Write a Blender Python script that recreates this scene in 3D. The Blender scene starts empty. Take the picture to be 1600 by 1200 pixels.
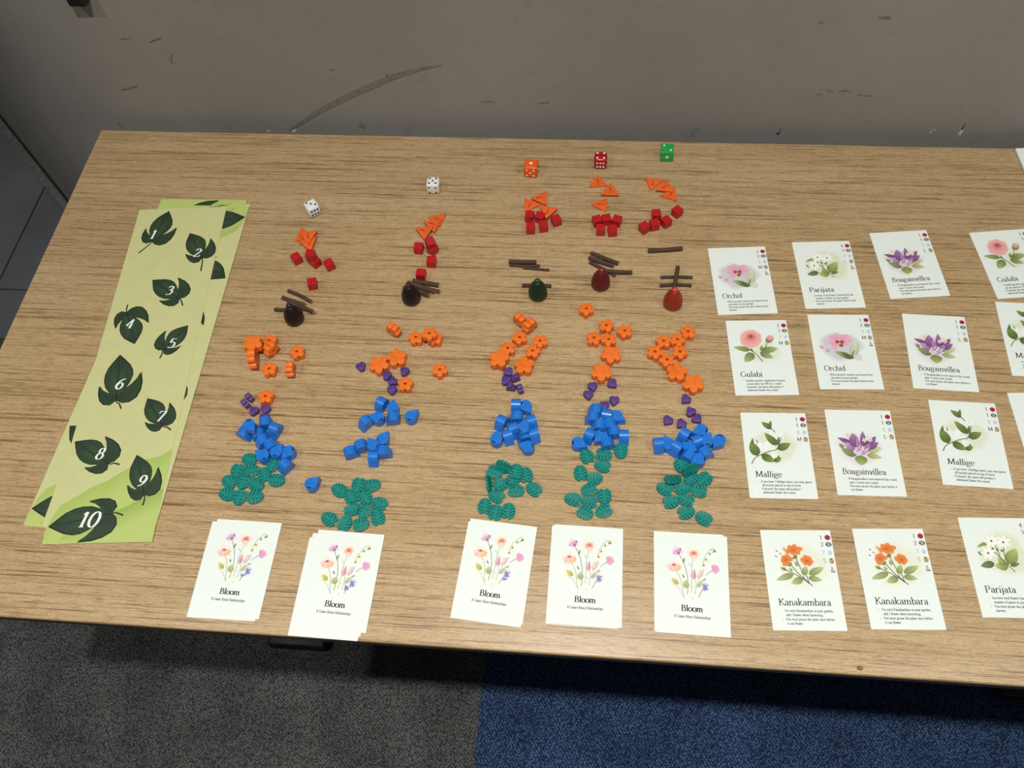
import bpy, bmesh, math, random
import numpy as np
from mathutils import Matrix, Vector
random.seed(7)
S = bpy.context.scene
C = S.collection
# ------------------------------------------------------------------ camera, world, lights, exposure
TZ = 0.74                                   # table top above the floor
F_PX, PITCH, ROLL, HT, YAW = 1368.28, 1.01664, -0.08982, 0.73618, 0.156193
CAMZ = TZ + HT
def cam_rot():
    cp, sp = math.cos(PITCH), math.sin(PITCH)
    fwd = np.array([0, cp, -sp]); right = np.array([1., 0, 0]); up = np.array([0, sp, cp])
    c, s = math.cos(ROLL), math.sin(ROLL)
    R = np.array([c*right + s*up, -s*right + c*up, fwd]).T
    cy, sy = math.cos(YAW), math.sin(YAW)
    return np.array([[cy, -sy, 0], [sy, cy, 0], [0, 0, 1]]) @ R
RC = cam_rot()
cd = bpy.data.cameras.new('camera'); cam = bpy.data.objects.new('camera', cd); C.objects.link(cam)
cd.sensor_fit = 'HORIZONTAL'; cd.sensor_width = 36; cd.lens = F_PX*36/1600; cd.clip_start = 0.01
m = Matrix.Identity(4)
for i in range(3):
    m[i][0], m[i][1], m[i][2] = RC[i][0], RC[i][1], -RC[i][2]
m[2][3] = CAMZ
cam.matrix_world = m
S.camera = cam
w = bpy.data.worlds.new('room'); S.world = w; w.use_nodes = True
w.node_tree.nodes['Background'].inputs[0].default_value = (0.95, 0.97, 1.0, 1)
w.node_tree.nodes['Background'].inputs[1].default_value = 0.07
def downlight(x, y, power, spread=130):
    l = bpy.data.lights.new('ceiling_downlight', 'AREA'); l.shape = 'DISK'; l.size = 0.06
    l.energy = power; l.color = (1.0, 0.985, 0.95); l.spread = math.radians(spread)
    o = bpy.data.objects.new('ceiling_downlight', l); C.objects.link(o); o.location = (x, y, 2.7)
downlight(-0.05, -0.15, 14.0, 116)
downlight(-1.35, -0.15, 7.5, 125)
downlight(1.25, -0.15, 9, 130)
S.view_settings.view_transform = 'Standard'; S.view_settings.look = 'None'
S.view_settings.gamma = 1; S.view_settings.use_curve_mapping = False
S.view_settings.exposure = 0.0
# ------------------------------------------------------------------ helpers
def P2(x, y, z=0.0):
    """photo pixel -> world xy on the plane z above the table top"""
    d = RC @ np.array([(x-800)/F_PX, -(y-600)/F_PX, 1.0])
    t = (TZ + z - CAMZ)/d[2]
    return np.array([d[0]*t, d[1]*t])
def PF(x, y, z=0.0): return P2(x, y, z-TZ)
def Pwall(x, y, yw):
    d = RC @ np.array([(x-800)/F_PX, -(y-600)/F_PX, 1.0])
    t = yw/d[1]
    return np.array([d[0]*t, CAMZ + d[2]*t])
def lin(c):
    return tuple(((v/255)/12.92 if v/255 <= .04045 else ((v/255+.055)/1.055)**2.4) for v in c[:3]) + (1,)
def nodes(name):
    mt = bpy.data.materials.new(name); mt.use_nodes = True
    nt = mt.node_tree; b = nt.nodes['Principled BSDF']
    return mt, nt, b
def N(nt, typ, **kw):
    n = nt.nodes.new(typ)
    for k, v in kw.items(): setattr(n, k, v)
    return n
def ramp(nt, fac, stops):
    r = nt.nodes.new('ShaderNodeValToRGB')
    el = r.color_ramp.elements
    while len(el) < len(stops): el.new(0.5)
    for e, (p, c) in zip(el, stops): e.position = p; e.color = c
    nt.links.new(fac, r.inputs[0]); return r.outputs[0]
def noise(nt, vec, scale, detail=3, rough=.5, dist=0):
    n = nt.nodes.new('ShaderNodeTexNoise'); n.inputs['Scale'].default_value = scale
    n.inputs['Detail'].default_value = detail; n.inputs['Roughness'].default_value = rough
    n.inputs['Distortion'].default_value = dist
    if vec is not None: nt.links.new(vec, n.inputs['Vector'])
    return n.outputs['Fac']
def mapping(nt, scale, rot=(0, 0, 0), coord='Object'):
    tc = nt.nodes.new('ShaderNodeTexCoord'); mp = nt.nodes.new('ShaderNodeMapping')
    mp.inputs['Scale'].default_value = scale; mp.inputs['Rotation'].default_value = rot
    nt.links.new(tc.outputs[coord], mp.inputs['Vector']); return mp.outputs[0]
def mix(nt, fac, a, b, mode='MIX'):
    x = nt.nodes.new('ShaderNodeMix'); x.data_type = 'RGBA'; x.blend_type = mode
    for s_, v in ((x.inputs[0], fac), (x.inputs[6], a), (x.inputs[7], b)):
        if hasattr(v, 'is_linked'): nt.links.new(v, s_)
        else: s_.default_value = v
    return x.outputs[2]
def bump(nt, b, h, strength, dist):
    n = nt.nodes.new('ShaderNodeBump'); n.inputs['Strength'].default_value = strength
    n.inputs['Distance'].default_value = dist; nt.links.new(h, n.inputs['Height'])
    nt.links.new(n.outputs[0], b.inputs['Normal'])
def paint(name, rgb, rough=.45, var=.12, scale=300, spec=.5, bumpy=.05):
    mt, nt, b = nodes(name)
    v = mapping(nt, (1, 1, 1)); f = noise(nt, v, scale)
    c = lin(rgb); lo = tuple(x*(1-var) for x in c[:3])+(1,); hi = tuple(min(1, x*(1+var)) for x in c[:3])+(1,)
    nt.links.new(ramp(nt, f, [(.3, lo), (.7, hi)]), b.inputs['Base Color'])
    b.inputs['Roughness'].default_value = rough; b.inputs['Specular IOR Level'].default_value = spec
    if bumpy: bump(nt, b, f, bumpy, .0005)
    return mt
M = {}
M['orange'] = paint('orange_paint', (236, 116, 34), .42)
M['triangle'] = paint('hazard_orange_paint', (230, 98, 34), .45)
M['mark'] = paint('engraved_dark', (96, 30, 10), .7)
M['red'] = paint('red_paint', (182, 20, 26), .40)
M['blue'] = paint('blue_paint', (34, 116, 206), .30)
M['bluedark'] = paint('blue_groove', (8, 24, 70), .6)  # shade of the engraved slit, painted as a flat dark-blue sliver
M['teal'] = paint('teal_paint', (8, 130, 118), .45)
M['purple'] = paint('purple_paint', (86, 56, 124), .5)
M['bark'] = paint('twig_bark', (82, 62, 49), .8, .35, 900, .2, .5)
M['cutwood'] = paint('twig_cut_end', (176, 140, 108), .8, .15)
M['white_die'] = paint('white_plastic', (232, 234, 228), .3, .02)
M['orange_die'] = paint('orange_plastic', (236, 92, 22), .28, .03)
M['red_die'] = paint('red_plastic', (168, 14, 20), .28, .03)
M['green_die'] = paint('green_plastic', (26, 162, 74), .28, .03)
M['pip_white'] = paint('white_ink', (240, 238, 225), .5, .02)
M['pip_blue'] = paint('blue_ink', (18, 26, 84), .5, .02)
M['pip_red'] = paint('red_ink', (170, 24, 40), .5, .02)
for k, c in (('pawn_black', (26, 17, 18)), ('pawn_green', (16, 44, 24)), ('pawn_maroon', (92, 22, 24)), ('pawn_red', (146, 44, 22))):
    M[k+'_knob'] = paint(k+'_knob', tuple(min(255, v*1.35+6) for v in c), .18, .05, 300, .6, 0)  # lighter as well as glossier: part of the knob highlight is in the colour
    M[k] = paint(k, c, .42, .1, 300, .35)
    M[k].node_tree.nodes['Principled BSDF'].inputs['Coat Weight'].default_value = .08
M['card'] = paint('card_stock', (233, 240, 232), .55, .01, 200)
M['strip'] = paint('strip_paper', (202, 202, 142), .55, .03, 60)
M['black_metal'] = paint('black_metal', (20, 20, 21), .5, .1)
M['edge'] = paint('dark_edge_band', (58, 45, 34), .6, .1)  # dark brown holds the shade below the lit table edge
M['chip'] = paint('exposed_plaster', (196, 196, 190), .9, .1)
M['scuff'] = paint('wall_scuff', (121, 117, 108), .9, .25, 400)
M['scuffdark'] = paint('wall_scratch', (84, 82, 78), .9, .2)
M['skirting'] = paint('baseboard_paint', (112, 111, 106), .6, .25, 60)
M['grooveline'] = paint('baseboard_joint', (34, 32, 30), .9)
M['crumb'] = paint('crumb', (150, 96, 60), .9, .3)
# printed ink: the colour sits on the mesh points
mt, nt, b = nodes('printed_ink'); a = N(nt, 'ShaderNodeVertexColor', layer_name='ink')
nt.links.new(a.outputs[0], b.inputs['Base Color']); b.inputs['Roughness'].default_value = .55
M['ink'] = mt
# wood laminate, grain along X
mt, nt, b = nodes('oak_laminate')
v1 = mapping(nt, (2.5, 60, 60)); big = noise(nt, v1, 1.0, 5, .6, .2)
v2 = mapping(nt, (60, 1500, 1500)); fine = noise(nt, v2, 1.0, 3, .65, .1)
v3 = mapping(nt, (260, 2300, 2300)); pore = noise(nt, v3, 1.0, 2, .5)
v4 = mapping(nt, (10, 640, 640)); line = noise(nt, v4, 1.0, 4, .62, .25)
base = ramp(nt, big, [(.28, lin((183, 154, 111))), (.5, lin((196, 167, 123))), (.74, lin((204, 176, 133)))])
fr = ramp(nt, fine, [(.34, (.34, .27, .21, 1)), (.50, (1, 1, 1, 1))])
pr = ramp(nt, pore, [(.36, (.50, .44, .38, 1)), (.54, (1, 1, 1, 1))])
lr = ramp(nt, line, [(.35, (.30, .22, .16, 1)), (.41, (.76, .70, .64, 1)), (.48, (1, 1, 1, 1))])
c1 = mix(nt, .7, base, fr, 'MULTIPLY'); c2 = mix(nt, .5, c1, pr, 'MULTIPLY'); c3 = mix(nt, .85, c2, lr, 'MULTIPLY')
nt.links.new(c3, b.inputs['Base Color']); b.inputs['Roughness'].default_value = .36
bump(nt, b, fine, .12, .0004); M['wood'] = mt
# wall paint
mt, nt, b = nodes('grey_wall_paint')
v = mapping(nt, (1, 1, 1)); f = noise(nt, v, 3.5, 5, .6); g = noise(nt, v, 60, 4, .7)
c1 = ramp(nt, f, [(.3, lin((138, 133, 126))), (.7, lin((150, 145, 138)))])
c2 = ramp(nt, g, [(.30, (.86, .86, .86, 1)), (.45, (1, 1, 1, 1))])
nt.links.new(mix(nt, .6, c1, c2, 'MULTIPLY'), b.inputs['Base Color']); b.inputs['Roughness'].default_value = .7
bump(nt, b, g, .08, .001); M['wall'] = mt
# carpets
def carpet(name, lo, mid, hi, ang, size):
    mt, nt, b = nodes(name)
    v = mapping(nt, (1, 1, 1), (0, 0, ang), 'Object')
    st = N(nt, 'ShaderNodeMapping'); st.inputs['Scale'].default_value = (size, size*1.9, size); nt.links.new(v, st.inputs[0])
    vo = N(nt, 'ShaderNodeTexVoronoi'); vo.inputs['Scale'].default_value = 1; vo.inputs['Randomness'].default_value = .45
    nt.links.new(st.outputs[0], vo.inputs['Vector'])
    n2 = noise(nt, v, 9, 4, .6); n3 = noise(nt, v, 420, 2, .6)
    c = ramp(nt, vo.outputs['Distance'], [(.12, lin(hi)), (.42, lin(mid)), (.75, lin(lo))])
    t = ramp(nt, n2, [(.35, (.66, .66, .66, 1)), (.65, (1.15, 1.15, 1.15, 1))])
    u = ramp(nt, n3, [(.3, (.55, .55, .55, 1)), (.6, (1.1, 1.1, 1.1, 1))])
    nt.links.new(mix(nt, .8, mix(nt, .9, c, t, 'MULTIPLY'), u, 'MULTIPLY'), b.inputs['Base Color'])
    b.inputs['Roughness'].default_value = .95; b.inputs['Specular IOR Level'].default_value = .1
    inv = N(nt, 'ShaderNodeMath', operation='SUBTRACT'); inv.inputs[0].default_value = 1; nt.links.new(vo.outputs['Distance'], inv.inputs[1])
    bump(nt, b, inv.outputs[0], .5, .003); return mt
M['grey_carpet'] = carpet('grey_carpet', (34, 34, 35), (88, 88, 87), (136, 135, 133), math.radians(32), 230)
M['blue_carpet'] = carpet('blue_carpet', (18, 28, 48), (48, 67, 102), (108, 134, 170), math.radians(-32), 220)
mt, nt, b = nodes('dark_stone_tile')
v = mapping(nt, (1, 1, 1)); f = noise(nt, v, 4, 5, .6)
nt.links.new(ramp(nt, f, [(.3, lin((94, 96, 99))), (.7, lin((116, 118, 121)))]), b.inputs['Base Color']); b.inputs['Roughness'].default_value = .6
M['tile'] = mt
M['sub'] = paint('subfloor', (20, 20, 20), .9)

def link(o, parent=None):
    C.objects.link(o)
    if parent is not None: o.parent = parent
    return o
def mesh(name, verts, faces, mat, smooth=None):
    me = bpy.data.meshes.new(name); me.from_pydata([tuple(map(float, v)) for v in verts], [], faces); me.update()
    if mat: me.materials.append(M[mat])
    if smooth is not None:
        me.polygons.foreach_set('use_smooth', [True]*len(me.polygons)); me.set_sharp_from_angle(angle=math.radians(smooth))
    return me
def ob(name, me, parent=None): return link(bpy.data.objects.new(name, me), parent)
def tag(o, label, cat, group=None, kind=None):
    o['label'] = label; o['category'] = cat
    if group: o['group'] = group
    if kind: o['kind'] = kind
    return o
def struct(o, label, cat):
    o['kind'] = 'structure'; o['label'] = label; o['category'] = cat; return o
def bm_mesh(name, bm, mat, smooth=None):
    me = bpy.data.meshes.new(name); bmesh.ops.recalc_face_normals(bm, faces=bm.faces); bm.to_mesh(me); bm.free()
    me.materials.append(M[mat])
    if smooth is not None:
        me.polygons.foreach_set('use_smooth', [True]*len(me.polygons)); me.set_sharp_from_angle(angle=math.radians(smooth))
    return me
def prism_bm(poly, z0, z1, bev=0):
    bm = bmesh.new()
    lo = [bm.verts.new((x, y, z0)) for x, y in poly]; hi = [bm.verts.new((x, y, z1)) for x, y in poly]
    bm.faces.new(lo[::-1]); bm.faces.new(hi)
    n = len(poly)
    for i in range(n): bm.faces.new((lo[i], lo[(i+1) % n], hi[(i+1) % n], hi[i]))
    if bev:
        ed = [e for e in bm.edges if abs(e.verts[0].co.z-e.verts[1].co.z) < 1e-9]
        bmesh.ops.bevel(bm, geom=ed, offset=bev, segments=2, affect='EDGES', profile=.5)
    return bm
def box_bm(x0, x1, y0, y1, z0, z1, bev=0):
    bm = bmesh.new(); bmesh.ops.create_cube(bm, size=1)
    for v in bm.verts: v.co = Vector(((x0+x1)/2+v.co.x*(x1-x0), (y0+y1)/2+v.co.y*(y1-y0), (z0+z1)/2+v.co.z*(z1-z0)))
    if bev: bmesh.ops.bevel(bm, geom=list(bm.edges), offset=bev, segments=3, affect='EDGES', profile=.5)
    return bm
def lathe(prof, n=40):
    v = []; f = []
    for r, z in prof:
        for k in range(n): a = 2*math.pi*k/n; v.append((r*math.cos(a), r*math.sin(a), z))
    for i in range(len(prof)-1):
        for k in range(n): f.append((i*n+k, i*n+(k+1) % n, (i+1)*n+(k+1) % n, (i+1)*n+k))
    f.append(tuple(range(n))[::-1]); f.append(tuple((len(prof)-1)*n+k for k in range(n)))
    return v, f
def copy_tree(o, parent=None):
    c = o.copy(); link(c, parent)
    for ch in o.children: copy_tree(ch, c)
    return c

# ------------------------------------------------------------------ structure
TX0, TX1, TY0, TY1 = -0.612, 0.89, 0.1898, 0.7946
WY = 0.814                                   # back wall
floor = struct(ob('floor', bm_mesh('floor', box_bm(-3, 2.5, -1.2, 2.6, -.06, -.008), 'sub')), 'floor of carpet and stone tiles under the table', 'floor')
def tiles(name, mat, xs, ys, gap):
    for i in range(len(xs)-1):
        for j in range(len(ys)-1):
            x0, x1, y0, y1 = xs[i]+gap, xs[i+1]-gap, ys[j]+gap, ys[j+1]-gap
            o = ob(name, bm_mesh(name, box_bm(x0-(x0+x1)/2, x1-(x0+x1)/2, y0-(y0+y1)/2, y1-(y0+y1)/2, -.008, 0), mat), floor)
            o.location = ((x0+x1)/2, (y0+y1)/2, 0)
tiles('grey_carpet_tile', 'grey_carpet', [-2.145, -1.645, -1.145, -.645, -.145], [-1.04, -.54, -.04, .46, .96], .0001)
tiles('blue_carpet_tile', 'blue_carpet', [-.145, .355, .855, 1.355, 1.855], [-1.04, -.54, -.04, .46, .96], .0001)
tiles('stone_tile', 'tile', [-2.9, -2.1, -1.3, -.5, .3], [.96, 1.09, 1.89, 2.5], .002)
# back wall, then a wall turning away at 45 degrees past the table's end
CXW = -0.685
def slab(pts, z0, z1):
    return prism_bm(pts, z0, z1)
def round_corner(rad, z1):
    tl = rad*math.tan(math.radians(22.5)); cx, cy = CXW+tl, WY+rad            # fillet between the two wall faces
    return [(cx+rad*math.cos(math.radians(a_)), cy+rad*math.sin(math.radians(a_))) for a_ in [270-45*i/10 for i in range(11)]]
RCN = round_corner(.30, 2.7)
d45 = 1.35
wall_back = struct(ob('wall_back', bm_mesh('wall_back', slab(RCN[::-1]+[(2.2, WY), (2.2, WY+.12), (CXW+.35, WY+.12)], 0, 2.7), 'wall', 20)), 'plain grey scuffed wall behind the table', 'wall')
wall_left = struct(ob('wall_left', bm_mesh('wall_left', slab([RCN[-1], (RCN[-1][0]+.05, RCN[-1][1]+.1), (CXW-d45+.085, WY+d45+.085), (CXW-d45, WY+d45)], 0, 2.7), 'wall')), 'grey wall angling away past the table end', 'wall')
def skirt(name, mat, off, z0, z1):
    o = off/math.sqrt(2); x0, y0 = RCN[-1]
    return ob(name, bm_mesh(name, slab([(x0-o, y0-o), (x0, y0), (CXW-d45, WY+d45), (CXW-d45-o, WY+d45-o)], z0, z1), mat))
sk = struct(skirt('baseboard_left', 'skirting', .023, 0, .014), 'low chipped grey baseboard ledge along the angled wall', 'baseboard')
jl = skirt('joint_line', 'grooveline', .006, .014, .018); jl.parent = sk
# marks on the wall
def wall_mark(name, mat, pts, wpx):
    q = [Pwall(x, y, WY) for x, y in pts]; n = len(q); vs = []; fs = []
    for i in range(n):
        a = q[max(0, i-1)]; c = q[min(n-1, i+1)]; t = (c-a)/max(1e-9, np.linalg.norm(c-a)); nn = np.array([-t[1], t[0]])
        wd = wpx[i]/1250/2
        vs += [(q[i][0]+nn[0]*wd, WY-.0004, q[i][1]+nn[1]*wd), (q[i][0]-nn[0]*wd, WY-.0004, q[i][1]-nn[1]*wd)]
    for i in range(n-1): fs.append((2*i, 2*i+1, 2*i+3, 2*i+2))
    return ob(name, mesh(name, vs, fs, mat), wall_back)
for mat, pts, wd in (
    ('scuff', [(452, 204), (500, 173), (545, 150), (580, 135), (620, 118), (660, 107), (690, 102)], [4, 8, 10, 10, 8, 5, 1]),
    ('scuffdark', [(233, 66), (243, 62), (252, 59)], [.5, 1.6, .5]), ('scuff', [(186, 61), (196, 60), (206, 59)], [.5, 2, .5]),
    ('scuff', [(270, 84), (266, 92), (270, 101)], [1, 4, 1]), ('scuff', [(190, 140), (204, 137), (216, 134)], [1, 4, 1]),
    ('scuff', [(515, 110), (522, 108)], [1.5, 1]), ('scuff', [(752, 159), (770, 158)], [1, 2]), ('scuffdark', [(604, 116), (606, 119)], [3, 2]),
    ('scuffdark', [(184, 192), (189, 195)], [3, 1]), ('scuff', [(562, 194), (570, 200)], [10, 6]), ('scuff', [(1275, 148), (1285, 146)], [1, 2]), ('scuff', [(1293, 141), (1302, 143)], [2, 1]), ('scuff', [(1310, 144), (1320, 141), (1328, 143)], [1, 3, 1]), ('scuff', [(1316, 149), (1319, 146)], [1, 2]),
    ('scuff', [(1280, 34), (1287, 36)], [3, 1]), ('scuff', [(1372, 27), (1392, 28)], [2, 4]), ('scuff', [(1080, 214), (1085, 203), (1091, 199)], [2, 2.5, 1]),
    ('scuff', [(1214, 210), (1222, 198)], [6, 1]), ('scuff', [(1340, 148), (1362, 150)], [1, 2]), ('scuff', [(840, 161), (858, 160)], [1, 2]),
    ('chip', [(1498, 211), (1502, 205), (1506, 199)], [5, 5, 2]), ('scuffdark', [(1503, 203), (1506, 197), (1508, 193)], [2, 2, 1]), ('chip', [(1453, 208), (1456, 204)], [3, 2]), ('chip', [(1459, 205), (1461, 200)], [2, 1]), ('chip', [(457, 206), (463, 202)], [5, 4]), ('chip', [(418, 207), (421, 203)], [2, 3]), ('chip', [(1212, 210), (1218, 208)], [2, 3])):
    wall_mark('scuff_mark' if mat != 'chip' else 'paint_chip', mat, pts, wd)
q = Pwall(124, -7, WY)
hk = ob('wall_bracket', bm_mesh('wall_bracket', box_bm(-.010, .010, -.012, 0, -.006, .02, .002), 'black_metal')); hk.location = (q[0], WY, q[1])
tag(hk, 'small dark metal bracket fixed high on the grey wall', 'bracket')

# ------------------------------------------------------------------ table
table = link(bpy.data.objects.new('table', None)); table.location = ((TX0+TX1)/2, (TY0+TY1)/2, 0)
tag(table, 'long wood-grain laminate table standing against the grey wall', 'table')
ox, oy = table.location.x, table.location.y
ob('table_top', bm_mesh('table_top', box_bm(TX0-ox, TX1-ox, TY0-oy, TY1-oy, TZ-.006, TZ, .0018), 'wood', 40), table)
ob('edge_band', bm_mesh('edge_band', box_bm(TX0-ox+.0006, TX1-ox-.0006, TY0-oy+.0006, TY1-oy-.0006, TZ-.013, TZ-.006), 'edge'), table)
for lx in (-.46, .72):
    ob('leg', bm_mesh('leg', box_bm(lx-ox-.03, lx-ox+.03, -.03, .03, .025, TZ-.045, .004), 'black_metal', 40), table)
    bmx = box_bm(-.05, .05, -.185, .12, 0, .025, .006)
    o = ob('foot', bm_mesh('foot', bmx, 'black_metal', 40), table); o.location = (lx-ox, .05, 0)
    o = ob('bracket_plate', bm_mesh('bracket_plate', box_bm(lx-ox-.05, lx-ox+.05, -.22, .22, TZ-.045, TZ-.0132), 'black_metal'), table)
ob('cross_beam', bm_mesh('cross_beam', box_bm(-.46-ox+.03, .72-ox-.03, -.02, .02, .60, .66), 'black_metal'), table)

# ------------------------------------------------------------------ lettering: a broad-nib serif drawn from skeleton strokes
def arc(cx, cy, rx, ry, a0, a1, n=14):
    return [(cx+rx*math.cos(math.radians(a0+(a1-a0)*i/n)), cy+ry*math.sin(math.radians(a0+(a1-a0)*i/n))) for i in range(n+1)]
def crv(*p):
    out = []; n = len(p)
    for i in range(n-1):
        p0, p1, p2, p3 = p[max(0, i-1)], p[i], p[i+1], p[min(n-1, i+2)]
        for k in range(5):
            t = k/5
            out.append(tuple(.5*((2*p1[j])+(-p0[j]+p2[j])*t+(2*p0[j]-5*p1[j]+4*p2[j]-p3[j])*t*t+(-p0[j]+3*p1[j]-3*p2[j]+p3[j])*t**3) for j in (0, 1)))
    out.append(p[-1]); return out
def ser(x, y, l=.105, r=.105): return [(x-l, y), (x+r, y)]
def stem(x, y0, y1, s0=1, s1=2):
    o = [[(x, y0), (x, y1)]]
    if s0: o.append(ser(x, y0+.008))
    if s1 == 1: o.append(ser(x, y1-.008))
    if s1 == 2: o.append([(x-.10, y1-.03), (x, y1-.006)])
    return o
def disc(x, y, r=.035): return [(x-r, y), (x-r*.2, y), (x+r, y)]
G = {}
def g(ch, adv, *strokes):
    fl = []
    for s_ in strokes:
        if isinstance(s_[0], list): fl += s_
        else: fl.append(s_)
    G[ch] = (adv, fl)
ful = lambda cx, cy, rx, ry: arc(cx, cy, rx, ry, 0, 360, 22)
g(' ', .24); g('.', .18, ['dot', .09, .03]); g(',', .18, ['dot', .09, .03], [(.1, .02), (.06, -.1)]); g('-', .3, [(.05, .2), (.25, .2)])
g('a', .40, [(.30, .04), (.30, .30)], crv((.30, .30), (.24, .43), (.14, .43), (.07, .35)), ful(.18, .125, .12, .125), [(.30, .05), (.34, .01), (.38, .03)])
g('b', .46, stem(.10, .0, .72, 0), ful(.25, .22, .155, .22)); g('c', .40, arc(.22, .22, .17, .225, 48, 318))
g('d', .48, ful(.21, .22, .155, .22), stem(.36, 0, .72, 1)); g('e', .41, arc(.21, .22, .17, .225, 8, 318), [(.05, .25), (.37, .25)])
g('f', .30, stem(.13, 0, .55, 1, 0), crv((.13, .55), (.17, .68), (.25, .72), (.33, .67)), [(.03, .43), (.26, .43)])
g('g', .43, ful(.19, .29, .13, .145), ful(.20, -.10, .165, .10), crv((.12, .16), (.08, .06), (.2, .01), (.3, -.02)), [(.28, .40), (.39, .43)])
g('h', .49, stem(.10, 0, .72), crv((.10, .28), (.2, .42), (.32, .41), (.37, .28)), stem(.37, 0, .30, 1, 0))
g('i', .23, stem(.11, 0, .44), ['dot', .11, .62]); g('j', .23, crv((.12, .44), (.12, .1), (.10, -.14), (.0, -.2)), [(.04, .4), (.12, .436)], ['dot', .12, .62])
g('k', .47, stem(.10, 0, .72), [(.34, .43), (.11, .19)], [(.18, .25), (.40, .0)], ser(.35, .435), ser(.39, .008)); g('l', .23, stem(.11, 0, .72))
g('n', .49, stem(.10, 0, .44), crv((.10, .28), (.2, .42), (.32, .41), (.37, .28)), stem(.37, 0, .30, 1, 0))
g('m', .74, stem(.10, 0, .44), crv((.10, .28), (.2, .42), (.31, .41), (.36, .28)), stem(.36, 0, .30, 1, 0), crv((.36, .28), (.46, .42), (.57, .41), (.62, .28)), stem(.62, 0, .30, 1, 0))
g('o', .45, ful(.225, .22, .18, .225)); g('p', .47, stem(.10, -.22, .44), ful(.26, .22, .155, .22)); g('q', .46, ful(.21, .22, .155, .22), stem(.36, -.22, .44))
g('r', .34, stem(.10, 0, .44), crv((.10, .28), (.17, .40), (.25, .44), (.31, .40))); g('s', .34, crv((.28, .35), (.17, .44), (.07, .34), (.17, .23), (.28, .11), (.16, .0), (.04, .09)))
g('t', .30, crv((.13, .57), (.13, .3), (.14, .08), (.20, .005), (.28, .05)), [(.03, .43), (.26, .43)])
g('u', .49, stem(.10, .12, .44, 0), crv((.10, .14), (.14, .02), (.24, .01), (.36, .14)), stem(.36, 0, .44, 1)); g('v', .42, [(.05, .44), (.21, .0)], [(.21, .0), (.37, .44)], ser(.06, .435), ser(.36, .435))
g('w', .62, [(.05, .44), (.19, 0)], [(.19, 0), (.31, .40)], [(.31, .40), (.43, 0)], [(.43, 0), (.57, .44)], ser(.05, .435), ser(.57, .435))
g('x', .42, [(.05, .44), (.36, 0)], [(.05, 0), (.36, .44)], ser(.06, .435), ser(.36, .008)); g('y', .42, [(.05, .44), (.21, .02)], crv((.37, .44), (.23, .05), (.14, -.18), (.03, -.2)), ser(.06, .435), ser(.36, .435))
g('z', .38, [(.04, .43), (.33, .43)], [(.33, .43), (.04, .01)], [(.04, .01), (.34, .01)])
g('A', .66, [(.08, 0), (.32, .70)], [(.32, .70), (.58, 0)], [(.17, .25), (.49, .25)], ser(.08, .008), ser(.58, .008))
g('B', .58, stem(.14, 0, .68, 1, 1), crv((.14, .67), (.34, .67), (.44, .52), (.34, .37), (.14, .36)), crv((.14, .36), (.38, .36), (.51, .19), (.38, .01), (.14, .01)))
g('D', .66, stem(.14, 0, .68, 1, 1), crv((.14, .67), (.38, .66), (.58, .5), (.58, .18), (.38, .02), (.14, .01))); g('F', .52, stem(.14, 0, .68, 1, 1), [(.14, .67), (.47, .67), (.48, .55)], [(.14, .36), (.38, .36)])
g('G', .68, arc(.36, .34, .29, .35, 50, 318), [(.58, .05), (.58, .28)], ser(.56, .29, .1, .07)); g('I', .32, stem(.16, 0, .68, 1, 1))
g('K', .62, stem(.14, 0, .68, 1, 1), [(.52, .67), (.16, .32)], [(.25, .40), (.58, 0)], ser(.52, .672), ser(.57, .008)); g('L', .52, stem(.14, 0, .68, 1, 1), [(.14, .01), (.45, .01), (.48, .14)])
g('M', .82, [(.12, 0), (.15, .68)], [(.15, .68), (.40, .05)], [(.40, .05), (.66, .68)], stem(.69, 0, .68, 1, 1), ser(.12, .008), ser(.14, .672)); g('O', .70, ful(.35, .34, .29, .35))
g('P', .54, stem(.14, 0, .68, 1, 1), crv((.14, .67), (.36, .67), (.48, .50), (.36, .32), (.14, .32))); g('R', .60, stem(.14, 0, .68, 1, 1), crv((.14, .67), (.36, .67), (.46, .51), (.36, .35), (.14, .35)), [(.28, .35), (.56, 0)], ser(.54, .008))
g('S', .48, crv((.40, .56), (.26, .69), (.09, .57), (.2, .39), (.36, .27), (.40, .12), (.24, 0), (.07, .12))); g('W', .92, [(.06, .68), (.26, 0)], [(.26, 0), (.45, .66)], [(.45, .66), (.64, 0)], [(.64, 0), (.86, .68)], ser(.06, .672), ser(.86, .672))
g('Y', .62, [(.06, .68), (.31, .32)], [(.56, .68), (.31, .32)], stem(.31, 0, .34, 1, 0), ser(.06, .672), ser(.56, .672))
g('0', .50, ful(.25, .33, .19, .34)); g('1', .38, stem(.20, 0, .67, 1, 0), [(.09, .56), (.20, .665)]); g('2', .48, crv((.07, .53), (.15, .65), (.3, .64), (.38, .5), (.26, .28), (.06, .02)), [(.06, .015), (.42, .015), (.45, .12)])
g('3', .46, crv((.08, .58), (.2, .67), (.36, .58), (.33, .42), (.17, .36)), crv((.17, .36), (.36, .34), (.41, .17), (.28, .01), (.06, .03)))
g('4', .50, [(.33, .0), (.33, .66)], [(.33, .66), (.05, .2)], [(.05, .19), (.46, .19)], ser(.33, .008)); g('5', .46, [(.39, .66), (.14, .66)], [(.14, .66), (.10, .38)], crv((.10, .38), (.26, .41), (.40, .29), (.36, .09), (.2, 0), (.05, .05)))
g('6', .49, crv((.41, .66), (.22, .56), (.08, .33), (.1, .12), (.25, .0)), ful(.25, .2, .16, .2)); g('7', .46, [(.06, .54), (.08, .66), (.42, .66)], [(.42, .66), (.17, 0)])
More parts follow.
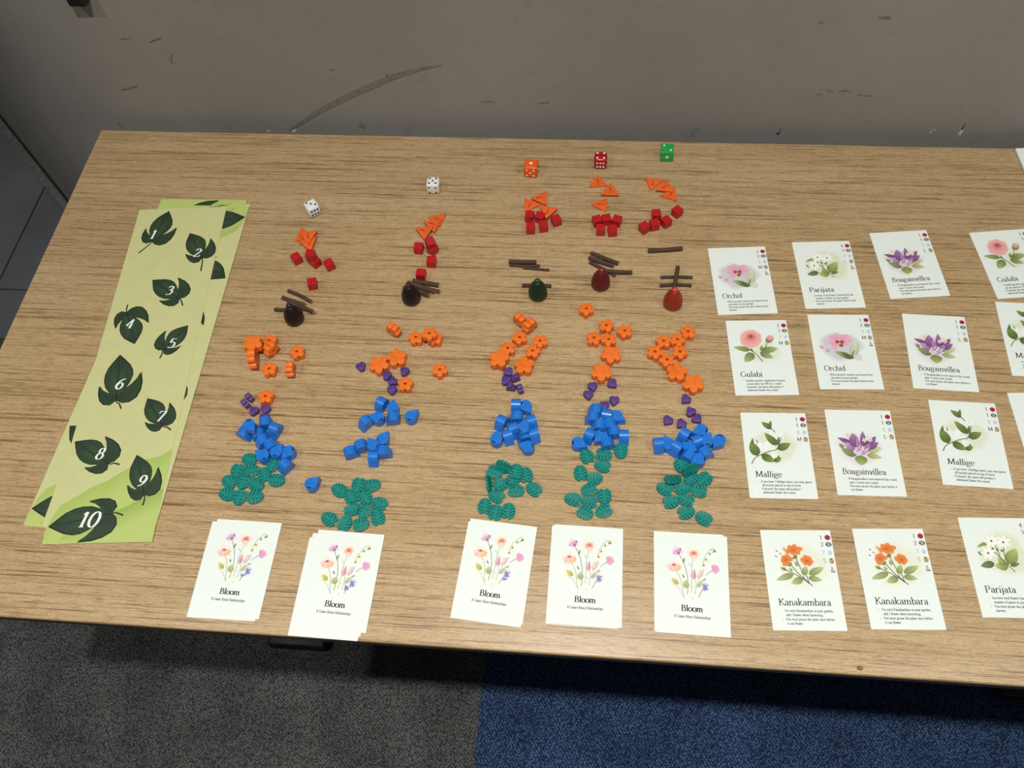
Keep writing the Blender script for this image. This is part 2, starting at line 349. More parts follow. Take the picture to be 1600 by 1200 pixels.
g('8', .48, ful(.24, .51, .13, .15), ful(.24, .18, .17, .18)); g('9', .49, crv((.08, .01), (.27, .1), (.41, .33), (.39, .54), (.24, .66)), ful(.24, .46, .16, .2))
g('%', .7, ful(.16, .5, .11, .16), ful(.52, .16, .11, .16), [(.12, 0), (.56, .67)])
def text_width(t): return sum(G[c][0] for c in t)

class Ink:
    """flat print: triangles and quads with a colour per point, stacked by tiny steps"""
    def __init__(s): s.v = []; s.f = []; s.c = []; s.z = .00006
    def add(s, pts, faces, cols, step=True):
        b0 = len(s.v); s.v += [(x, y, s.z) for x, y in pts]; s.f += [tuple(b0+i for i in f) for f in faces]
        s.c += [lin(c) for c in cols] if isinstance(cols, list) else [lin(cols)]*len(pts)
        if step: s.z += .000004
    def fan(s, center, ring, cc, ce):
        n = len(ring); s.add([center]+ring, [(0, 1+i, 1+(i+1) % n) for i in range(n)], [cc]+[ce]*n)
    def wash(s, c, rx, ry, col, edge, n=40, wob=.12):
        ph = random.random()*6
        def rg(k): return [(c[0]+rx*k*math.cos(a)*(1+wob*math.sin(3*a+ph)*.6+wob*math.sin(7*a+ph*2)*.4), c[1]+ry*k*math.sin(a)*(1+wob*math.sin(3*a+ph)*.6+wob*math.sin(7*a+ph*2)*.4)) for a in [2*math.pi*i/n for i in range(n)]]
        r1, r2 = rg(.72), rg(1.0)
        s.add([c]+r1+r2, [(0, 1+i, 1+(i+1) % n) for i in range(n)]+[(1+i, 1+n+i, 1+n+(i+1) % n, 1+(i+1) % n) for i in range(n)], [col]+[col]*n+[edge]*n)
    def petal(s, b, t, wd, c0, c1, fat=.6, mid=None):
        bx, by = b; dx, dy = t[0]-bx, t[1]-by; L_ = math.hypot(dx, dy) or 1e-6; ux, uy = dx/L_, dy/L_; nx, ny = -uy, ux
        lf = []; rt = []
        for i in range(9):
            k = i/8; h = wd/2*math.sin(math.pi*min(1, k**(1.0 if fat <= .5 else .75)*1.0))**.8 if 0 < k < 1 else 0
            if fat > .7 and k > .5: h = wd/2*math.sqrt(max(0, 1-((k-.55)/.45)**2)) if k > .55 else h
            lf.append((bx+ux*L_*k+nx*h, by+uy*L_*k+ny*h)); rt.append((bx+ux*L_*k-nx*h, by+uy*L_*k-ny*h))
        md = [(bx+ux*L_*i/8, by+uy*L_*i/8) for i in range(9)]
        cm = [tuple(c0[j]+(c1[j]-c0[j])*(i/8) for j in range(3)) for i in range(9)]
        ce = [tuple(max(0, c*0.93) if mid is None else mid[j] for j, c in enumerate(cm[i])) for i in range(9)]
        pts = lf+md+rt; fs = []
        for i in range(8): fs += [(i, 9+i, 10+i, i+1), (9+i, 18+i, 19+i, 10+i)]
        s.add(pts, fs, ce+cm+ce)
    def line(s, p, wd, col, taper=False, smooth=True):
        q = crv(*p) if smooth and len(p) > 2 else list(p); n = len(q); vs = []
        for i in range(n):
            a, c = q[max(0, i-1)], q[min(n-1, i+1)]; L_ = math.hypot(c[0]-a[0], c[1]-a[1]) or 1e-9
            nx, ny = -(c[1]-a[1])/L_, (c[0]-a[0])/L_; h = wd/2*(1-.7*i/(n-1) if taper else 1)
            vs += [(q[i][0]+nx*h, q[i][1]+ny*h), (q[i][0]-nx*h, q[i][1]-ny*h)]
        s.add(vs, [(2*i, 2*i+1, 2*i+3, 2*i+2) for i in range(n-1)], col)
    def blob(s, c, r, col, edge=None, ry=None, n=12):
        s.fan(c, [(c[0]+r*math.cos(2*math.pi*i/n), c[1]+(ry or r)*math.sin(2*math.pi*i/n)) for i in range(n)], col, edge or col)
    def text(s, t, x, y, cap, col, width=None, align='l', thick=.098, thin=.040, slant=0, ang=0):
        k = cap/.68; w0 = text_width(t)*k; sx = (width/w0 if width else 1)
        tot = w0*sx; X = x-(tot/2 if align == 'c' else 0); ca, sa = math.cos(ang), math.sin(ang)
        for ch in t:
            adv, st = G[ch]
            for q in st:
                if q[0] == 'dot': q = arc(q[1], q[2], .03, .03, 0, 360, 6); th0 = th1 = .05
                else: th0, th1 = thick, thin
                n = len(q); vs = []
                for i in range(n):
                    a, c = q[max(0, i-1)], q[min(n-1, i+1)]; L_ = math.hypot(c[0]-a[0], c[1]-a[1]) or 1e-9
                    tx, ty = (c[0]-a[0])/L_, (c[1]-a[1])/L_; wd = th1+(th0-th1)*abs(ty)**1.4
                    for sg in (1, -1):
                        px, py = q[i][0]-sg*ty*wd/2, q[i][1]+sg*tx*wd/2
                        lx, ly = X-x+(px+slant*py)*k*sx, py*k
                        vs.append((x+lx*ca-ly*sa, y+lx*sa+ly*ca))
                s.add(vs, [(2*i, 2*i+1, 2*i+3, 2*i+2) for i in range(n-1)], col, False)
            X += adv*k*sx
        s.z += .000004
    def mesh(s, name):
        me = mesh(name, s.v, s.f, 'ink'); at = me.color_attributes.new('ink', 'FLOAT_COLOR', 'POINT')
        at.data.foreach_set('color', np.array(s.c, dtype=np.float32).ravel())
        bm = bmesh.new(); bm.from_mesh(me)
        for f in bm.faces:
            if f.normal.z < 0: f.normal_flip()
        bm.to_mesh(me); bm.free(); return me

# ------------------------------------------------------------------ cards
CW, CH, CT = .0607, .0887, .00035
def homog(src, dst):
    A = []
    for (x, y), (u, v) in zip(src, dst):
        A += [[x, y, 1, 0, 0, 0, -u*x, -u*y, -u], [0, 0, 0, x, y, 1, -v*x, -v*y, -v]]
    h = np.linalg.svd(np.array(A, float))[2][-1].reshape(3, 3)
    def fn(x, y):
        q = h @ np.array([x, y, 1]); return (float(q[0]/q[2]), float(q[1]/q[2]))
    return fn
RECT = [(-CW/2, CH/2), (CW/2, CH/2), (CW/2, -CH/2), (-CW/2, -CH/2)]
def artmap(corners, x0, y0, s):
    h = homog(corners, RECT)
    fn = lambda x, y: h(x0+x/s, y0+y/s)
    return fn
def pose(corners, z=0):
    q = np.array([P2(x, y, z) for x, y in corners]); c = q.mean(0)
    e = (q[1]-q[0])+(q[2]-q[3]); f = (q[0]-q[3])+(q[1]-q[2])
    a = (math.atan2(e[1], e[0])*.45+(math.atan2(f[1], f[0])-math.pi/2)*.55)
    return c, a
WHITE = (233, 240, 232)
card_me = bm_mesh('card', box_bm(-CW/2, CW/2, -CH/2, CH/2, 0, CT), 'card')
CORN = {
 'kana1': [(1187.3, 828.1), (1296.4, 828.6), (1323.8, 986.8), (1208.7, 984.9)], 'kana2': [(1330.9, 826.3), (1441.1, 826.6), (1478.7, 984.5), (1361.5, 983.2)],
 'orch1': [(1106.2, 388.2), (1194.7, 384.9), (1215, 490.1), (1122.3, 492.8)], 'pari1': [(1237.3, 379.6), (1326.7, 376.5), (1352.4, 480.8), (1258.8, 482.4)],
 'boug1': [(1357.5, 365.3), (1448.1, 359.1), (1484.4, 462.3), (1390.9, 467.3)], 'gula1': [(1133.7, 501.4), (1227.6, 500.1), (1248.6, 617.7), (1149.4, 618.3)],
 'orch2': [(1260.9, 492.3), (1356.6, 491.9), (1382, 609), (1280.7, 607.8)], 'boug2': [(1408.4, 490.2), (1506.9, 495), (1530.3, 613.8), (1426.8, 606.7)],
 'mall1': [(1156.3, 645.3), (1258.1, 645.9), (1278.4, 780), (1171.5, 778.1)], 'boug3': [(1287.8, 640.3), (1390, 642.1), (1417, 776.8), (1309.3, 773.2)],
 'mall2': [(1449.7, 625.2), (1554, 631), (1583.5, 764.7), (1473.6, 756.8)]}
# ---- illustrations, drawn in crop coordinates of the photograph and carried onto the card face
def art_kana():
    k = Ink(); T = artmap(CORN['kana1'], 1180, 820, 10.667); u = 1/19200
    mm = lambda d: d*u
    k.wash(T(800, 690), mm(440), mm(430), (229, 232, 212), WHITE)
    gl, gd = (196, 204, 142), (128, 142, 80)
    for b, t, wd in (((640, 830), (350, 930), 110), ((795, 905), (600, 985), 120), ((800, 850), (850, 690), 110), ((890, 835), (1140, 715), 120), ((880, 890), (1115, 930), 100), ((520, 760), (410, 715), 60), ((700, 700), (660, 600), 50), ((620, 780), (560, 720), 45)):
        k.petal(T(*b), T(*t), mm(wd), gd, gl)
    for p in ([(680, 570), (720, 660), (760, 750)], [(610, 690), (720, 820), (890, 970)], [(450, 730), (700, 850), (890, 975), (960, 1030)], [(800, 860), (830, 930), (890, 975)], [(840, 840), (870, 900), (890, 975)]):
        k.line([T(*q) for q in p], mm(13), (74, 72, 52))
    k.blob(T(888, 975), mm(14), (50, 48, 40))
    for q, t in (((640, 520), (690, 570)), ((550, 640), (600, 700))): k.petal(T(*q), T(*t), mm(90), (98, 118, 78), (130, 148, 98))
    for c, tips in (((510, 590), [(440, 520), (545, 490), (635, 565), (570, 665), (480, 700), (425, 620)]), ((630, 425), [(530, 355), (660, 325), (790, 400), (750, 490), (630, 520), (490, 460)]), ((860, 610), [(740, 580), (815, 505), (915, 535), (970, 620), (930, 690), (800, 670)])):
        for i, t in enumerate(tips):
            k.petal(T(*c), T(*t), mm(86), (204, 92, 32), (238, 160, 84), .8, (228, 130, 54))
        for t in tips: k.line([T(*c), T(c[0]+(t[0]-c[0])*.5, c[1]+(t[1]-c[1])*.5)], mm(7), (184, 82, 30), True)
    k.petal(T(500, 440), T(455, 375), mm(45), (220, 160, 90), (238, 190, 120))
    for c in ((372, 452), (362, 547), (430, 500)): k.petal(T(*c), T(c[0]-40, c[1]-28), mm(22), (168, 84, 70), (222, 170, 140))
    return k
def art_orch():
    k = Ink(); T = artmap(CORN['orch2'], 1120, 480, 5.714); u = 1/9100; mm = lambda d: d*u
    k.wash(T(1105, 350), mm(205), mm(165), (206, 204, 208), WHITE)
    k.petal(T(1215, 455), T(1240, 290), mm(80), (188, 196, 150), (222, 226, 196)); k.petal(T(1220, 460), T(1045, 395), mm(62), (84, 104, 56), (176, 190, 120)); k.petal(T(1190, 455), T(1100, 395), mm(28), (70, 88, 50), (112, 132, 76))
    k.blob(T(1262, 450), mm(34), (226, 224, 222), (206, 204, 206)); k.line([T(1225, 460), T(1205, 440), T(1225, 390)], mm(8), (62, 58, 46))
    pk, pl = (222, 150, 176), (240, 200, 212)
    for b, t, wd in (((1075, 300), (985, 285), 105), ((1110, 295), (1200, 275), 100), ((1070, 320), (1030, 378), 46), ((1120, 320), (1185, 330), 46), ((1080, 290), (1052, 230), 50), ((1095, 290), (1090, 240), 36)):
        k.petal(T(*b), T(*t), mm(wd), pk, pl, .8, (226, 164, 188))
    for c in ((1075, 312), (1115, 312), (1108, 342)): k.blob(T(*c), mm(21), (140, 52, 46), (196, 100, 92))
    k.blob(T(1092, 326), mm(8), (232, 200, 150))
    for c in ((930, 358), (982, 385)): k.petal(T(c[0]+22, c[1]+10), T(c[0]-22, c[1]-10), mm(34), (214, 140, 160), (240, 208, 216), .8)
    return k
def art_pari():
    k = Ink(); T = artmap(CORN['pari1'], 1100, 350, 6.154); u = 1/9100; mm = lambda d: d*u
    k.wash(T(1180, 405), mm(215), mm(195), (222, 226, 196), WHITE)
    gd, gl = (118, 136, 66), (188, 200, 126)
    for b, t, wd, dk in (((1205, 470), (1275, 365), 95, 0), ((1100, 468), (992, 492), 58, 1), ((1205, 485), (1100, 485), 70, 0), ((1220, 480), (1295, 462), 34, 1), ((1050, 355), (1015, 335), 30, 0), ((1015, 415), (980, 400), 30, 1), ((1180, 480), (1130, 430), 55, 0), ((1030, 345), (975, 370), 24, 0)):
        k.petal(T(*b), T(*t), mm(wd), gd if not dk else (88, 102, 66), gl if not dk else (128, 142, 96))
    for p in ([(1090, 380), (1160, 440), (1255, 520)], [(1185, 345), (1180, 400), (1205, 480)], [(1100, 340), (1130, 380), (1150, 440)]): k.line([T(*q) for q in p], mm(6), (84, 84, 56))
    for c in ((1130, 380), (1165, 385), (1095, 375)): k.blob(T(*c), mm(10), (96, 106, 62))
    for c in ((1090, 325), (1180, 330), (1058, 405)):
        for i in range(7):
            a = 2*math.pi*i/7+.4; k.petal(T(*c), T(c[0]+64*math.cos(a), c[1]+48*math.sin(a)), mm(30), (248, 249, 244), (250, 251, 247), .6, (236, 238, 228))
        k.blob(T(*c), mm(9), (132, 76, 52))
    return k
def art_boug():
    k = Ink(); T = artmap(CORN['boug2'], 1390, 460, 7.057); u = 1/11500; mm = lambda d: d*u
    k.wash(T(490, 600), mm(250), mm(215), (228, 214, 222), WHITE)
    for b, t, wd, c0, c1 in (((460, 670), (300, 595), 90, (104, 116, 72), (158, 168, 114)), ((510, 670), (512, 765), 130, (112, 134, 62), (176, 190, 112)), ((570, 665), (735, 702), 66, (150, 160, 96), (206, 214, 150)), ((580, 630), (730, 605), 84, (168, 178, 116), (214, 220, 164)), ((330, 590), (278, 545), 46, (126, 132, 88), (160, 164, 120))):
        k.petal(T(*b), T(*t), mm(wd), c0, c1)
    d, l = (112, 68, 120), (176, 132, 180)
    for b, t, wd, c0, c1 in (((430, 560), (262, 488), 58, d, (138, 96, 144)), ((450, 610), (330, 540), 84, (150, 104, 156), (208, 176, 206)), ((450, 590), (425, 450), 110, d, l), ((540, 590), (528, 435), 66, d, (168, 124, 166)), ((560, 590), (672, 492), 76, d, (150, 104, 152)), ((580, 610), (695, 550), 74, d, (158, 112, 160)), ((500, 620), (470, 500), 60, (148, 100, 150), (190, 150, 190)), ((560, 640), (600, 560), 62, (136, 90, 140), (186, 146, 186)), ((520, 660), (425, 630), 56, (196, 164, 190), (238, 226, 230)), ((510, 665), (590, 600), 50, (176, 138, 176), (226, 206, 222)), ((480, 640), (500, 570), 44, (170, 128, 172), (222, 196, 218))):
        k.petal(T(*b), T(*t), mm(wd), c0, c1, .6)
    for c in ((372, 470), (550, 522), (608, 522), (495, 645)):
        for i in range(5):
            a = 2*math.pi*i/5+.3; k.petal(T(*c), T(c[0]+30*math.cos(a), c[1]+25*math.sin(a)), mm(20), (244, 232, 206), (250, 246, 236), .6, (222, 206, 188))
        k.blob(T(*c), mm(6), (96, 62, 52))
    return k
def art_gula():
    k = Ink(); T = artmap(CORN['gula1'], 1120, 480, 5.714); u = 1/9100; mm = lambda d: d*u
    k.wash(T(400, 400), mm(190), mm(130), (224, 230, 206), WHITE); k.wash(T(300, 285), mm(110), mm(105), (240, 214, 208), WHITE)
    gd, gl = (104, 124, 66), (182, 194, 128)
    for b, t, wd in (((300, 385), (148, 358), 56), ((325, 410), (250, 492), 84), ((400, 392), (545, 370), 70), ((385, 410), (505, 455), 66), ((400, 395), (400, 340), 36)): k.petal(T(*b), T(*t), mm(wd), gd, gl)
    k.line([T(310, 385), T(350, 420), T(410, 487)], mm(8), (110, 96, 72)); k.line([T(445, 325), T(425, 370), T(385, 410)], mm(7), (104, 100, 66)); k.line([T(300, 375), T(320, 395)], mm(18), (80, 96, 56))
    for i in range(8):
        a = 2*math.pi*i/8+.2; k.petal(T(303, 285), T(303+100*math.cos(a), 285+86*math.sin(a)), mm(95), (214, 128, 126), (242, 190, 182), .9, (236, 176, 168))
    for i in range(6):
        a = 2*math.pi*i/6+.5; k.petal(T(303, 275), T(303+68*math.cos(a), 275+56*math.sin(a)), mm(66), (200, 104, 102), (240, 182, 174), .9, (230, 160, 152))
    for i in range(5):
        a = 2*math.pi*i/5; k.petal(T(303, 265), T(303+38*math.cos(a), 265+28*math.sin(a)), mm(36), (164, 62, 64), (226, 142, 136), .9, (208, 116, 112))
    k.blob(T(303, 262), mm(10), (150, 48, 52))
    k.petal(T(452, 318), T(492, 252), mm(66), (206, 130, 126), (240, 196, 188), .8); k.petal(T(450, 322), T(440, 272), mm(26), (110, 122, 70), (170, 168, 110)); k.petal(T(455, 320), T(496, 290), mm(22), (110, 122, 70), (160, 160, 104))
    return k
def art_mall():
    k = Ink(); T = artmap(CORN['mall2'], 1420, 600, 6.667); u = 1/11500; mm = lambda d: d*u
    k.wash(T(590, 540), mm(255), mm(215), (223, 227, 202), WHITE)
    wh, we = (246, 248, 245), (236, 240, 234)
    for b, t, wd in (((470, 590), (420, 480), 90), ((480, 580), (520, 480), 90), ((600, 560), (520, 560), 80), ((590, 590), (610, 660), 70), ((570, 590), (590, 650), 60), ((620, 470), (520, 380), 70), ((620, 470), (660, 390), 70), ((610, 440), (590, 360), 60), ((390, 490), (350, 445), 44)): k.petal(T(*b), T(*t), mm(wd), we, wh, .8, (230, 235, 228))
    gd, gl = (74, 98, 40), (136, 160, 76)
    for b, t, wd in (((412, 622), (328, 470), 108), ((345, 500), (350, 435), 30), ((615, 525), (470, 388), 84), ((620, 565), (756, 512), 88), ((452, 615), (600, 692), 92), ((590, 688), (668, 655), 56), ((640, 660), (630, 625), 24), ((545, 352), (428, 275), 66), ((520, 335), (530, 266), 36), ((625, 520), (620, 440), 36)): k.petal(T(*b), T(*t), mm(wd), gd, gl)
    for p in ([(355, 700), (380, 650), (415, 625), (540, 580), (615, 560), (650, 440)], [(540, 350), (585, 390)], [(625, 520), (628, 440)], [(385, 455), (405, 490)]): k.line([T(*q) for q in p], mm(9), (98, 92, 58))
    return k
ART = dict(Kanakambara=art_kana, Orchid=art_orch, Parijata=art_pari, Bougainvillea=art_boug, Gulabi=art_gula, Mallige=art_mall)
RULES = dict(
 Kanakambara=(['For each Kanakambara in your garden,', 'add 1 flower when harvesting.', 'You must prune this plant once before', 'it can flower.'], '122S', 1, 43.7),
 Orchid=(['When pruned, remove one hazard from', 'any plant in your garden.', 'You must prune this plant before every', 'harvest.'], '122M', 1, 20.5),
 Parijata=(['Increase total flowers harvested by the', 'number of plants in your garden.', 'You must prune this plant before every', 'harvest.'], '432L', 1, 25.5),
 Bougainvillea=(['If Bougainvillea is not watered this round,', 'gain 1 action next round.', 'You must prune this plant once before it', 'can flower.'], '111L', 0, 39.0),
 Gulabi=(['Doubles growth supplement bonuses', 'on any plant by 50% for 1 round', 'If pruned, this plant will produce 1', 'additional flower this round.'], '231M', 0, 21.5),
 Mallige=(['If you have 3 Mallige plants, you may ignore', 'all hazards placed on any of them.', 'If pruned, this plant will produce 1', 'additional flower this round.'], '112M', 0, 24.0))
BLACK = (42, 42, 42)
def icon(row, ch):
    k = Ink(); x = 27.0e-3; xs = .0214; y = 0; mmv = .001
    col = BLACK if row != 2 else (150, 160, 172)
    k.text(ch, xs, y-.0018, .0037, col, align='c')
    if row == 0:
        k.blob((x, y), .0025, (150, 20, 62), (196, 52, 98), n=18)
        for i in range(6): a = i*1.05; k.line([(x, y), (x+.0012*math.cos(a), y+.0012*math.sin(a)), (x+.0022*math.cos(a+.7), y+.0022*math.sin(a+.7))], .0003, (120, 14, 48))
    elif row == 1:
        k.blob((x, y), .0026, (52, 78, 62), (40, 62, 50), .0023, 18)
        for i in (-2, -1, 0, 1, 2):
            k.line([(x+.0004*i, y), (x+.0012*i, y+.0024-.0002*abs(i))], .0003, (206, 214, 206)); k.line([(x+.0004*i, y-.0002), (x+.0011*i+.0005, y-.0023)], .0003, (206, 214, 206))
    elif row == 2:
        k.petal((x, y-.0024), (x+.0001, y+.0026), .0036, (176, 200, 224), (206, 220, 234), .4, (192, 210, 230)); k.line([(x-.0012, y-.0006), (x-.0008, y-.0016), (x, y-.0020)], .0003, (122, 160, 206))
    elif row == 3:
        k.add([(x-.0015, y-.0024), (x+.0013, y-.0024), (x+.0020, y+.0012), (x-.0020, y+.0012)], [(0, 1, 2, 3)], [(176, 146, 104), (150, 118, 82), (196, 166, 122), (206, 180, 136)])
        k.petal((x, y+.0008), (x-.0006, y+.0027), .0018, (112, 108, 62), (150, 140, 90)); k.petal((x, y+.0008), (x+.0014, y+.0024), .0012, (112, 108, 62), (140, 130, 80)); k.line([(x+.0016, y-.0022), (x+.0021, y+.0012)], .0003, (84, 68, 48))
    else:
        k.line([(x-.0005, y+.0026), (x-.0016, y-.0022)], .0004, (84, 78, 70)); k.line([(x-.0003, y+.0026), (x+.0010, y-.0020)], .0004, (84, 78, 70))
        k.add([(x-.0014, y-.0020), (x+.0009, y-.0020), (x-.0002, y+.0020)], [(0, 1, 2)], (206, 192, 166)); k.line([(x-.0018, y-.0023), (x+.0020, y-.0022)], .0007, (70, 66, 60))
    return k
ICON_Y = [.0376, .0312, .0237, .0162, .0085]
CARDP = {}
def card_proto(name):
    if name in CARDP: return CARDP[name]
    rules, vals, fifth, tw = RULES[name]
    ill = ART[name]().mesh('printed_illustration')
    t = Ink(); t.text(name, -.0230, -.0232, .0058, BLACK, tw*.001)
    r = Ink()
    for i, ln in enumerate(rules):
        x = -.0187 if i % 2 == 0 else -.0180
        r.text(ln, x, -.0287-i*.0036, .00205, (66, 66, 66), text_width(ln)*.00205/.68*.92, thick=.12, thin=.075)
        if i % 2 == 0: r.blob((-.0210, -.0280-i*.0036), .00032, (96, 96, 96), n=8)
    parts = [('printed_illustration', ill, 0), ('printed_title', t.mesh('printed_title'), 0), ('printed_rules', r.mesh('printed_rules'), 0)]
    for row in range(4+fifth):
        parts.append(('resource_icon', icon(row, vals[row] if row < 4 else ' ').mesh('resource_icon'), ICON_Y[row]))
    CARDP[name] = parts; return parts
def plant_card(name, label, center, ang, z=0.0, group=None):
    o = ob('plant_card', card_me); o.location = (center[0], center[1], TZ+z); o.rotation_euler = (0, 0, ang)
    tag(o, label, 'card', group)
    for nm, me, dy in card_proto(name):
        p = ob(nm, me, o); p.location = (0, dy, CT)
    return o
LAB = dict(
 kana1=('Kanakambara', 'white card with orange Kanakambara flowers, lying next to the wildflower card stack'),
 kana2=('Kanakambara', 'white card with orange Kanakambara flowers, lying next to a Parijata card'),
 orch1=('Orchid', 'white Orchid card with pink bloom lying directly behind a rose Gulabi card'),
 orch2=('Orchid', 'white Orchid card with pink bloom lying between Gulabi and Bougainvillea cards'),
 pari1=('Parijata', 'white Parijata card with small white flowers, beside an Orchid card at the back'),
 boug1=('Bougainvillea', 'white Bougainvillea card with purple flowers, between Parijata and Gulabi cards'),
 boug2=('Bougainvillea', 'white Bougainvillea card with purple flowers, between Orchid and Mallige cards'),
 boug3=('Bougainvillea', 'white Bougainvillea card with purple flowers, between the two Mallige cards'),
 gula1=('Gulabi', 'white Gulabi card with pink rose, lying directly in front of an Orchid card'),
 mall1=('Mallige', 'white Mallige card with green leaves, directly in front of the Gulabi card'),
 mall2=('Mallige', 'white Mallige card with green leaves, directly in front of a Bougainvillea card'))
for k, (nm, lab) in LAB.items():
    c, a = pose(CORN[k]); plant_card(nm, lab, c, a)
def partial(name, label, tl, bl):
    a, b_ = P2(*tl), P2(*bl); d = (a-b_)/np.linalg.norm(a-b_); ang = math.atan2(d[1], d[0])-math.pi/2
    c = a + np.array([math.cos(ang)*CW/2+math.sin(ang)*CH/2, math.sin(ang)*CW/2-math.cos(ang)*CH/2])
    plant_card(name, label, c, ang)
partial('Parijata', 'white Parijata card with small white flowers, next to an orange Kanakambara card', (1495.9, 808.8), (1535.3, 964.9))
partial('Gulabi', 'white Gulabi card with pink rose, beside a Bougainvillea card at the back', (1514, 364.2), (1558.6, 466.9))
partial('Mallige', 'white Mallige card with green leaves, directly in front of a Gulabi card', (1554.4, 471.8), (1581.3, 586.5))
partial('Orchid', 'white Orchid card with pink bloom, directly behind the last Parijata card', (1573.3, 614), (1600, 701))
a, b_ = P2(1586, 232.5, .002), P2(1600, 266, .002); d = (a-b_)/np.linalg.norm(a-b_); ang = math.atan2(d[1], d[0])-math.pi/2
o = ob('paper_sheet', bm_mesh('paper_sheet', box_bm(0, .148, -.21, 0, 0, .003, .0005), 'card'))
o.location = (a[0], a[1], TZ); o.rotation_euler = (0, 0, ang); tag(o, 'thick white paper pad at the back table edge near the wall', 'paper')

# ---- wildflower card backs in five stacks
def bouquet():
    k = Ink(); quad = [(1015+x/6.489, 820+y/6.489) for x, y in ((80, 82), (785, 122), (832, 1148), (66, 1085))]
    T = artmap(quad, 1015, 820, 6.489); u = 1/11800; mm = lambda d: d*u
    for c, r_, cc in (((270, 265), 60, (240, 220, 232)), ((440, 290), 80, (246, 230, 216)), ((250, 420), 85, (245, 230, 222)), ((360, 610), 50, (222, 228, 196)), ((520, 590), 60, (230, 234, 214)), ((560, 620), 55, (222, 222, 238)), ((260, 570), 60, (240, 236, 206)), ((560, 370), 60, (238, 236, 216)), ((400, 680), 60, (236, 238, 222))): k.wash(T(*c), mm(r_), mm(r_), cc, WHITE)
    st = (138, 148, 112)
    for p, wd in (([(300, 305), (350, 400), (380, 520), (385, 640), (378, 700)], 7), ([(435, 360), (425, 440), (425, 560), (420, 680)], 4), ([(265, 460), (310, 540), (330, 660), (350, 740)], 4), ([(540, 420), (555, 330), (600, 265), (640, 238), (665, 262)], 4), ([(635, 460), (590, 490), (570, 510)], 6), ([(535, 655), (515, 690), (495, 730)], 7), ([(450, 540), (470, 590), (460, 700)], 4), ([(490, 550), (500, 510), (550, 470)], 6), ([(420, 420), (395, 385)], 4), ([(330, 500), (350, 530)], 7), ([(230, 590), (290, 640), (340, 720)], 3)): k.line([T(*q) for q in p], mm(wd), st)
    for b, t, wd, c0, c1 in (((335, 385), (352, 330), 22, (128, 142, 98), (158, 170, 122)), ((370, 640), (365, 555), 62, (158, 172, 106), (204, 210, 160)), ((290, 600), (215, 535), 46, (172, 170, 92), (226, 214, 148)), ((480, 630), (545, 550), 40, (176, 182, 134), (214, 218, 184)), ((540, 560), (575, 540), 20, (160, 170, 110), (190, 196, 150)), ((350, 535), (325, 495), 16, (120, 130, 96), (150, 158, 120)), ((490, 540), (550, 445), 46, (222, 184, 190), (226, 214, 222)), ((500, 520), (505, 450), 30, (240, 214, 178), (246, 228, 200)), ((450, 550), (435, 455), 56, (222, 160, 176), (240, 204, 208)), ((455, 540), (455, 440), 20, (204, 140, 156), (222, 170, 182))): k.petal(T(*b), T(*t), mm(wd), c0, c1)
    for t in ((225, 285), (250, 245), (310, 235), (265, 290)): k.petal(T(295, 280), T(*t), mm(34), (204, 138, 176), (238, 206, 224), .8)
    k.blob(T(292, 288), mm(14), (120, 78, 104), (170, 120, 150)); k.blob(T(308, 248), mm(10), (150, 90, 130))
    for i in range(9):
        a = 2*math.pi*i/9; k.petal(T(445, 290), T(445+52*math.cos(a), 290+44*math.sin(a)+6), mm(24), (226, 120, 110), (248, 216, 190), .7)
    k.petal(T(445, 300), T(455, 372), mm(46), (246, 214, 196), (250, 230, 214), .8); k.blob(T(446, 288), mm(13), (196, 70, 70), (226, 120, 108))
    for t, cc in (((165, 425), (248, 214, 210)), ((200, 460), (240, 178, 168)), ((235, 475), (246, 206, 180)), ((275, 470), (238, 196, 120)), ((320, 425), (238, 188, 120)), ((310, 455), (240, 190, 110))): k.petal(T(243, 408), T(*t), mm(36), (246, 220, 206), cc, .8)
    k.blob(T(243, 403), mm(24), (176, 84, 112), (214, 130, 150), mm(15))
    for t in ((660, 400), (700, 420), (715, 455), (690, 485), (650, 470)): k.petal(T(640, 450), T(*t), mm(46), (214, 122, 164), (240, 194, 214), .8, (226, 160, 190))
    for c in ((608, 290), (662, 262), (570, 348), (545, 405), (650, 268)):
        for dx, dy in ((-12, 14), (12, 14), (0, -14)): k.petal(T(*c), T(c[0]+dx, c[1]+dy), mm(14), (132, 130, 62), (206, 196, 110))
    for t in ((535, 605), (555, 590), (585, 605), (595, 660), (570, 665), (535, 660), (550, 675)): k.petal(T(560, 632), T(*t), mm(22), (118, 118, 178), (190, 192, 226), .7)
    for c in ((575, 655), (545, 605), (585, 610)): k.blob(T(*c), mm(6), (90, 88, 140))
    for c in ((443, 628), (330, 275), (435, 742)): k.blob(T(*c), mm(4), (120, 120, 104))
    return k
back_parts = [('printed_illustration', bouquet().mesh('printed_bouquet'))]
t = Ink(); t.text('Bloom', -.0012, -.0247, .0052, (26, 26, 26), .0183, 'c', .135, .05); back_parts.append(('printed_title', t.mesh('printed_title')))
t = Ink(); t.text('A Game About Relationships', -.0010, -.0304, .0023, (52, 52, 52), .0305, 'c', .12, .07); back_parts.append(('printed_subtitle', t.mesh('printed_subtitle')))
def back_card(c, a, z, label, prints=True):
    o = ob('card_back', card_me); o.location = (c[0], c[1], TZ+z); o.rotation_euler = (0, 0, a)
    tag(o, label, 'card', 'wildflower cards in stacks')
    for nm, me in back_parts:
        p = ob(nm, me, o); p.location = (0, 0, CT)
    return o
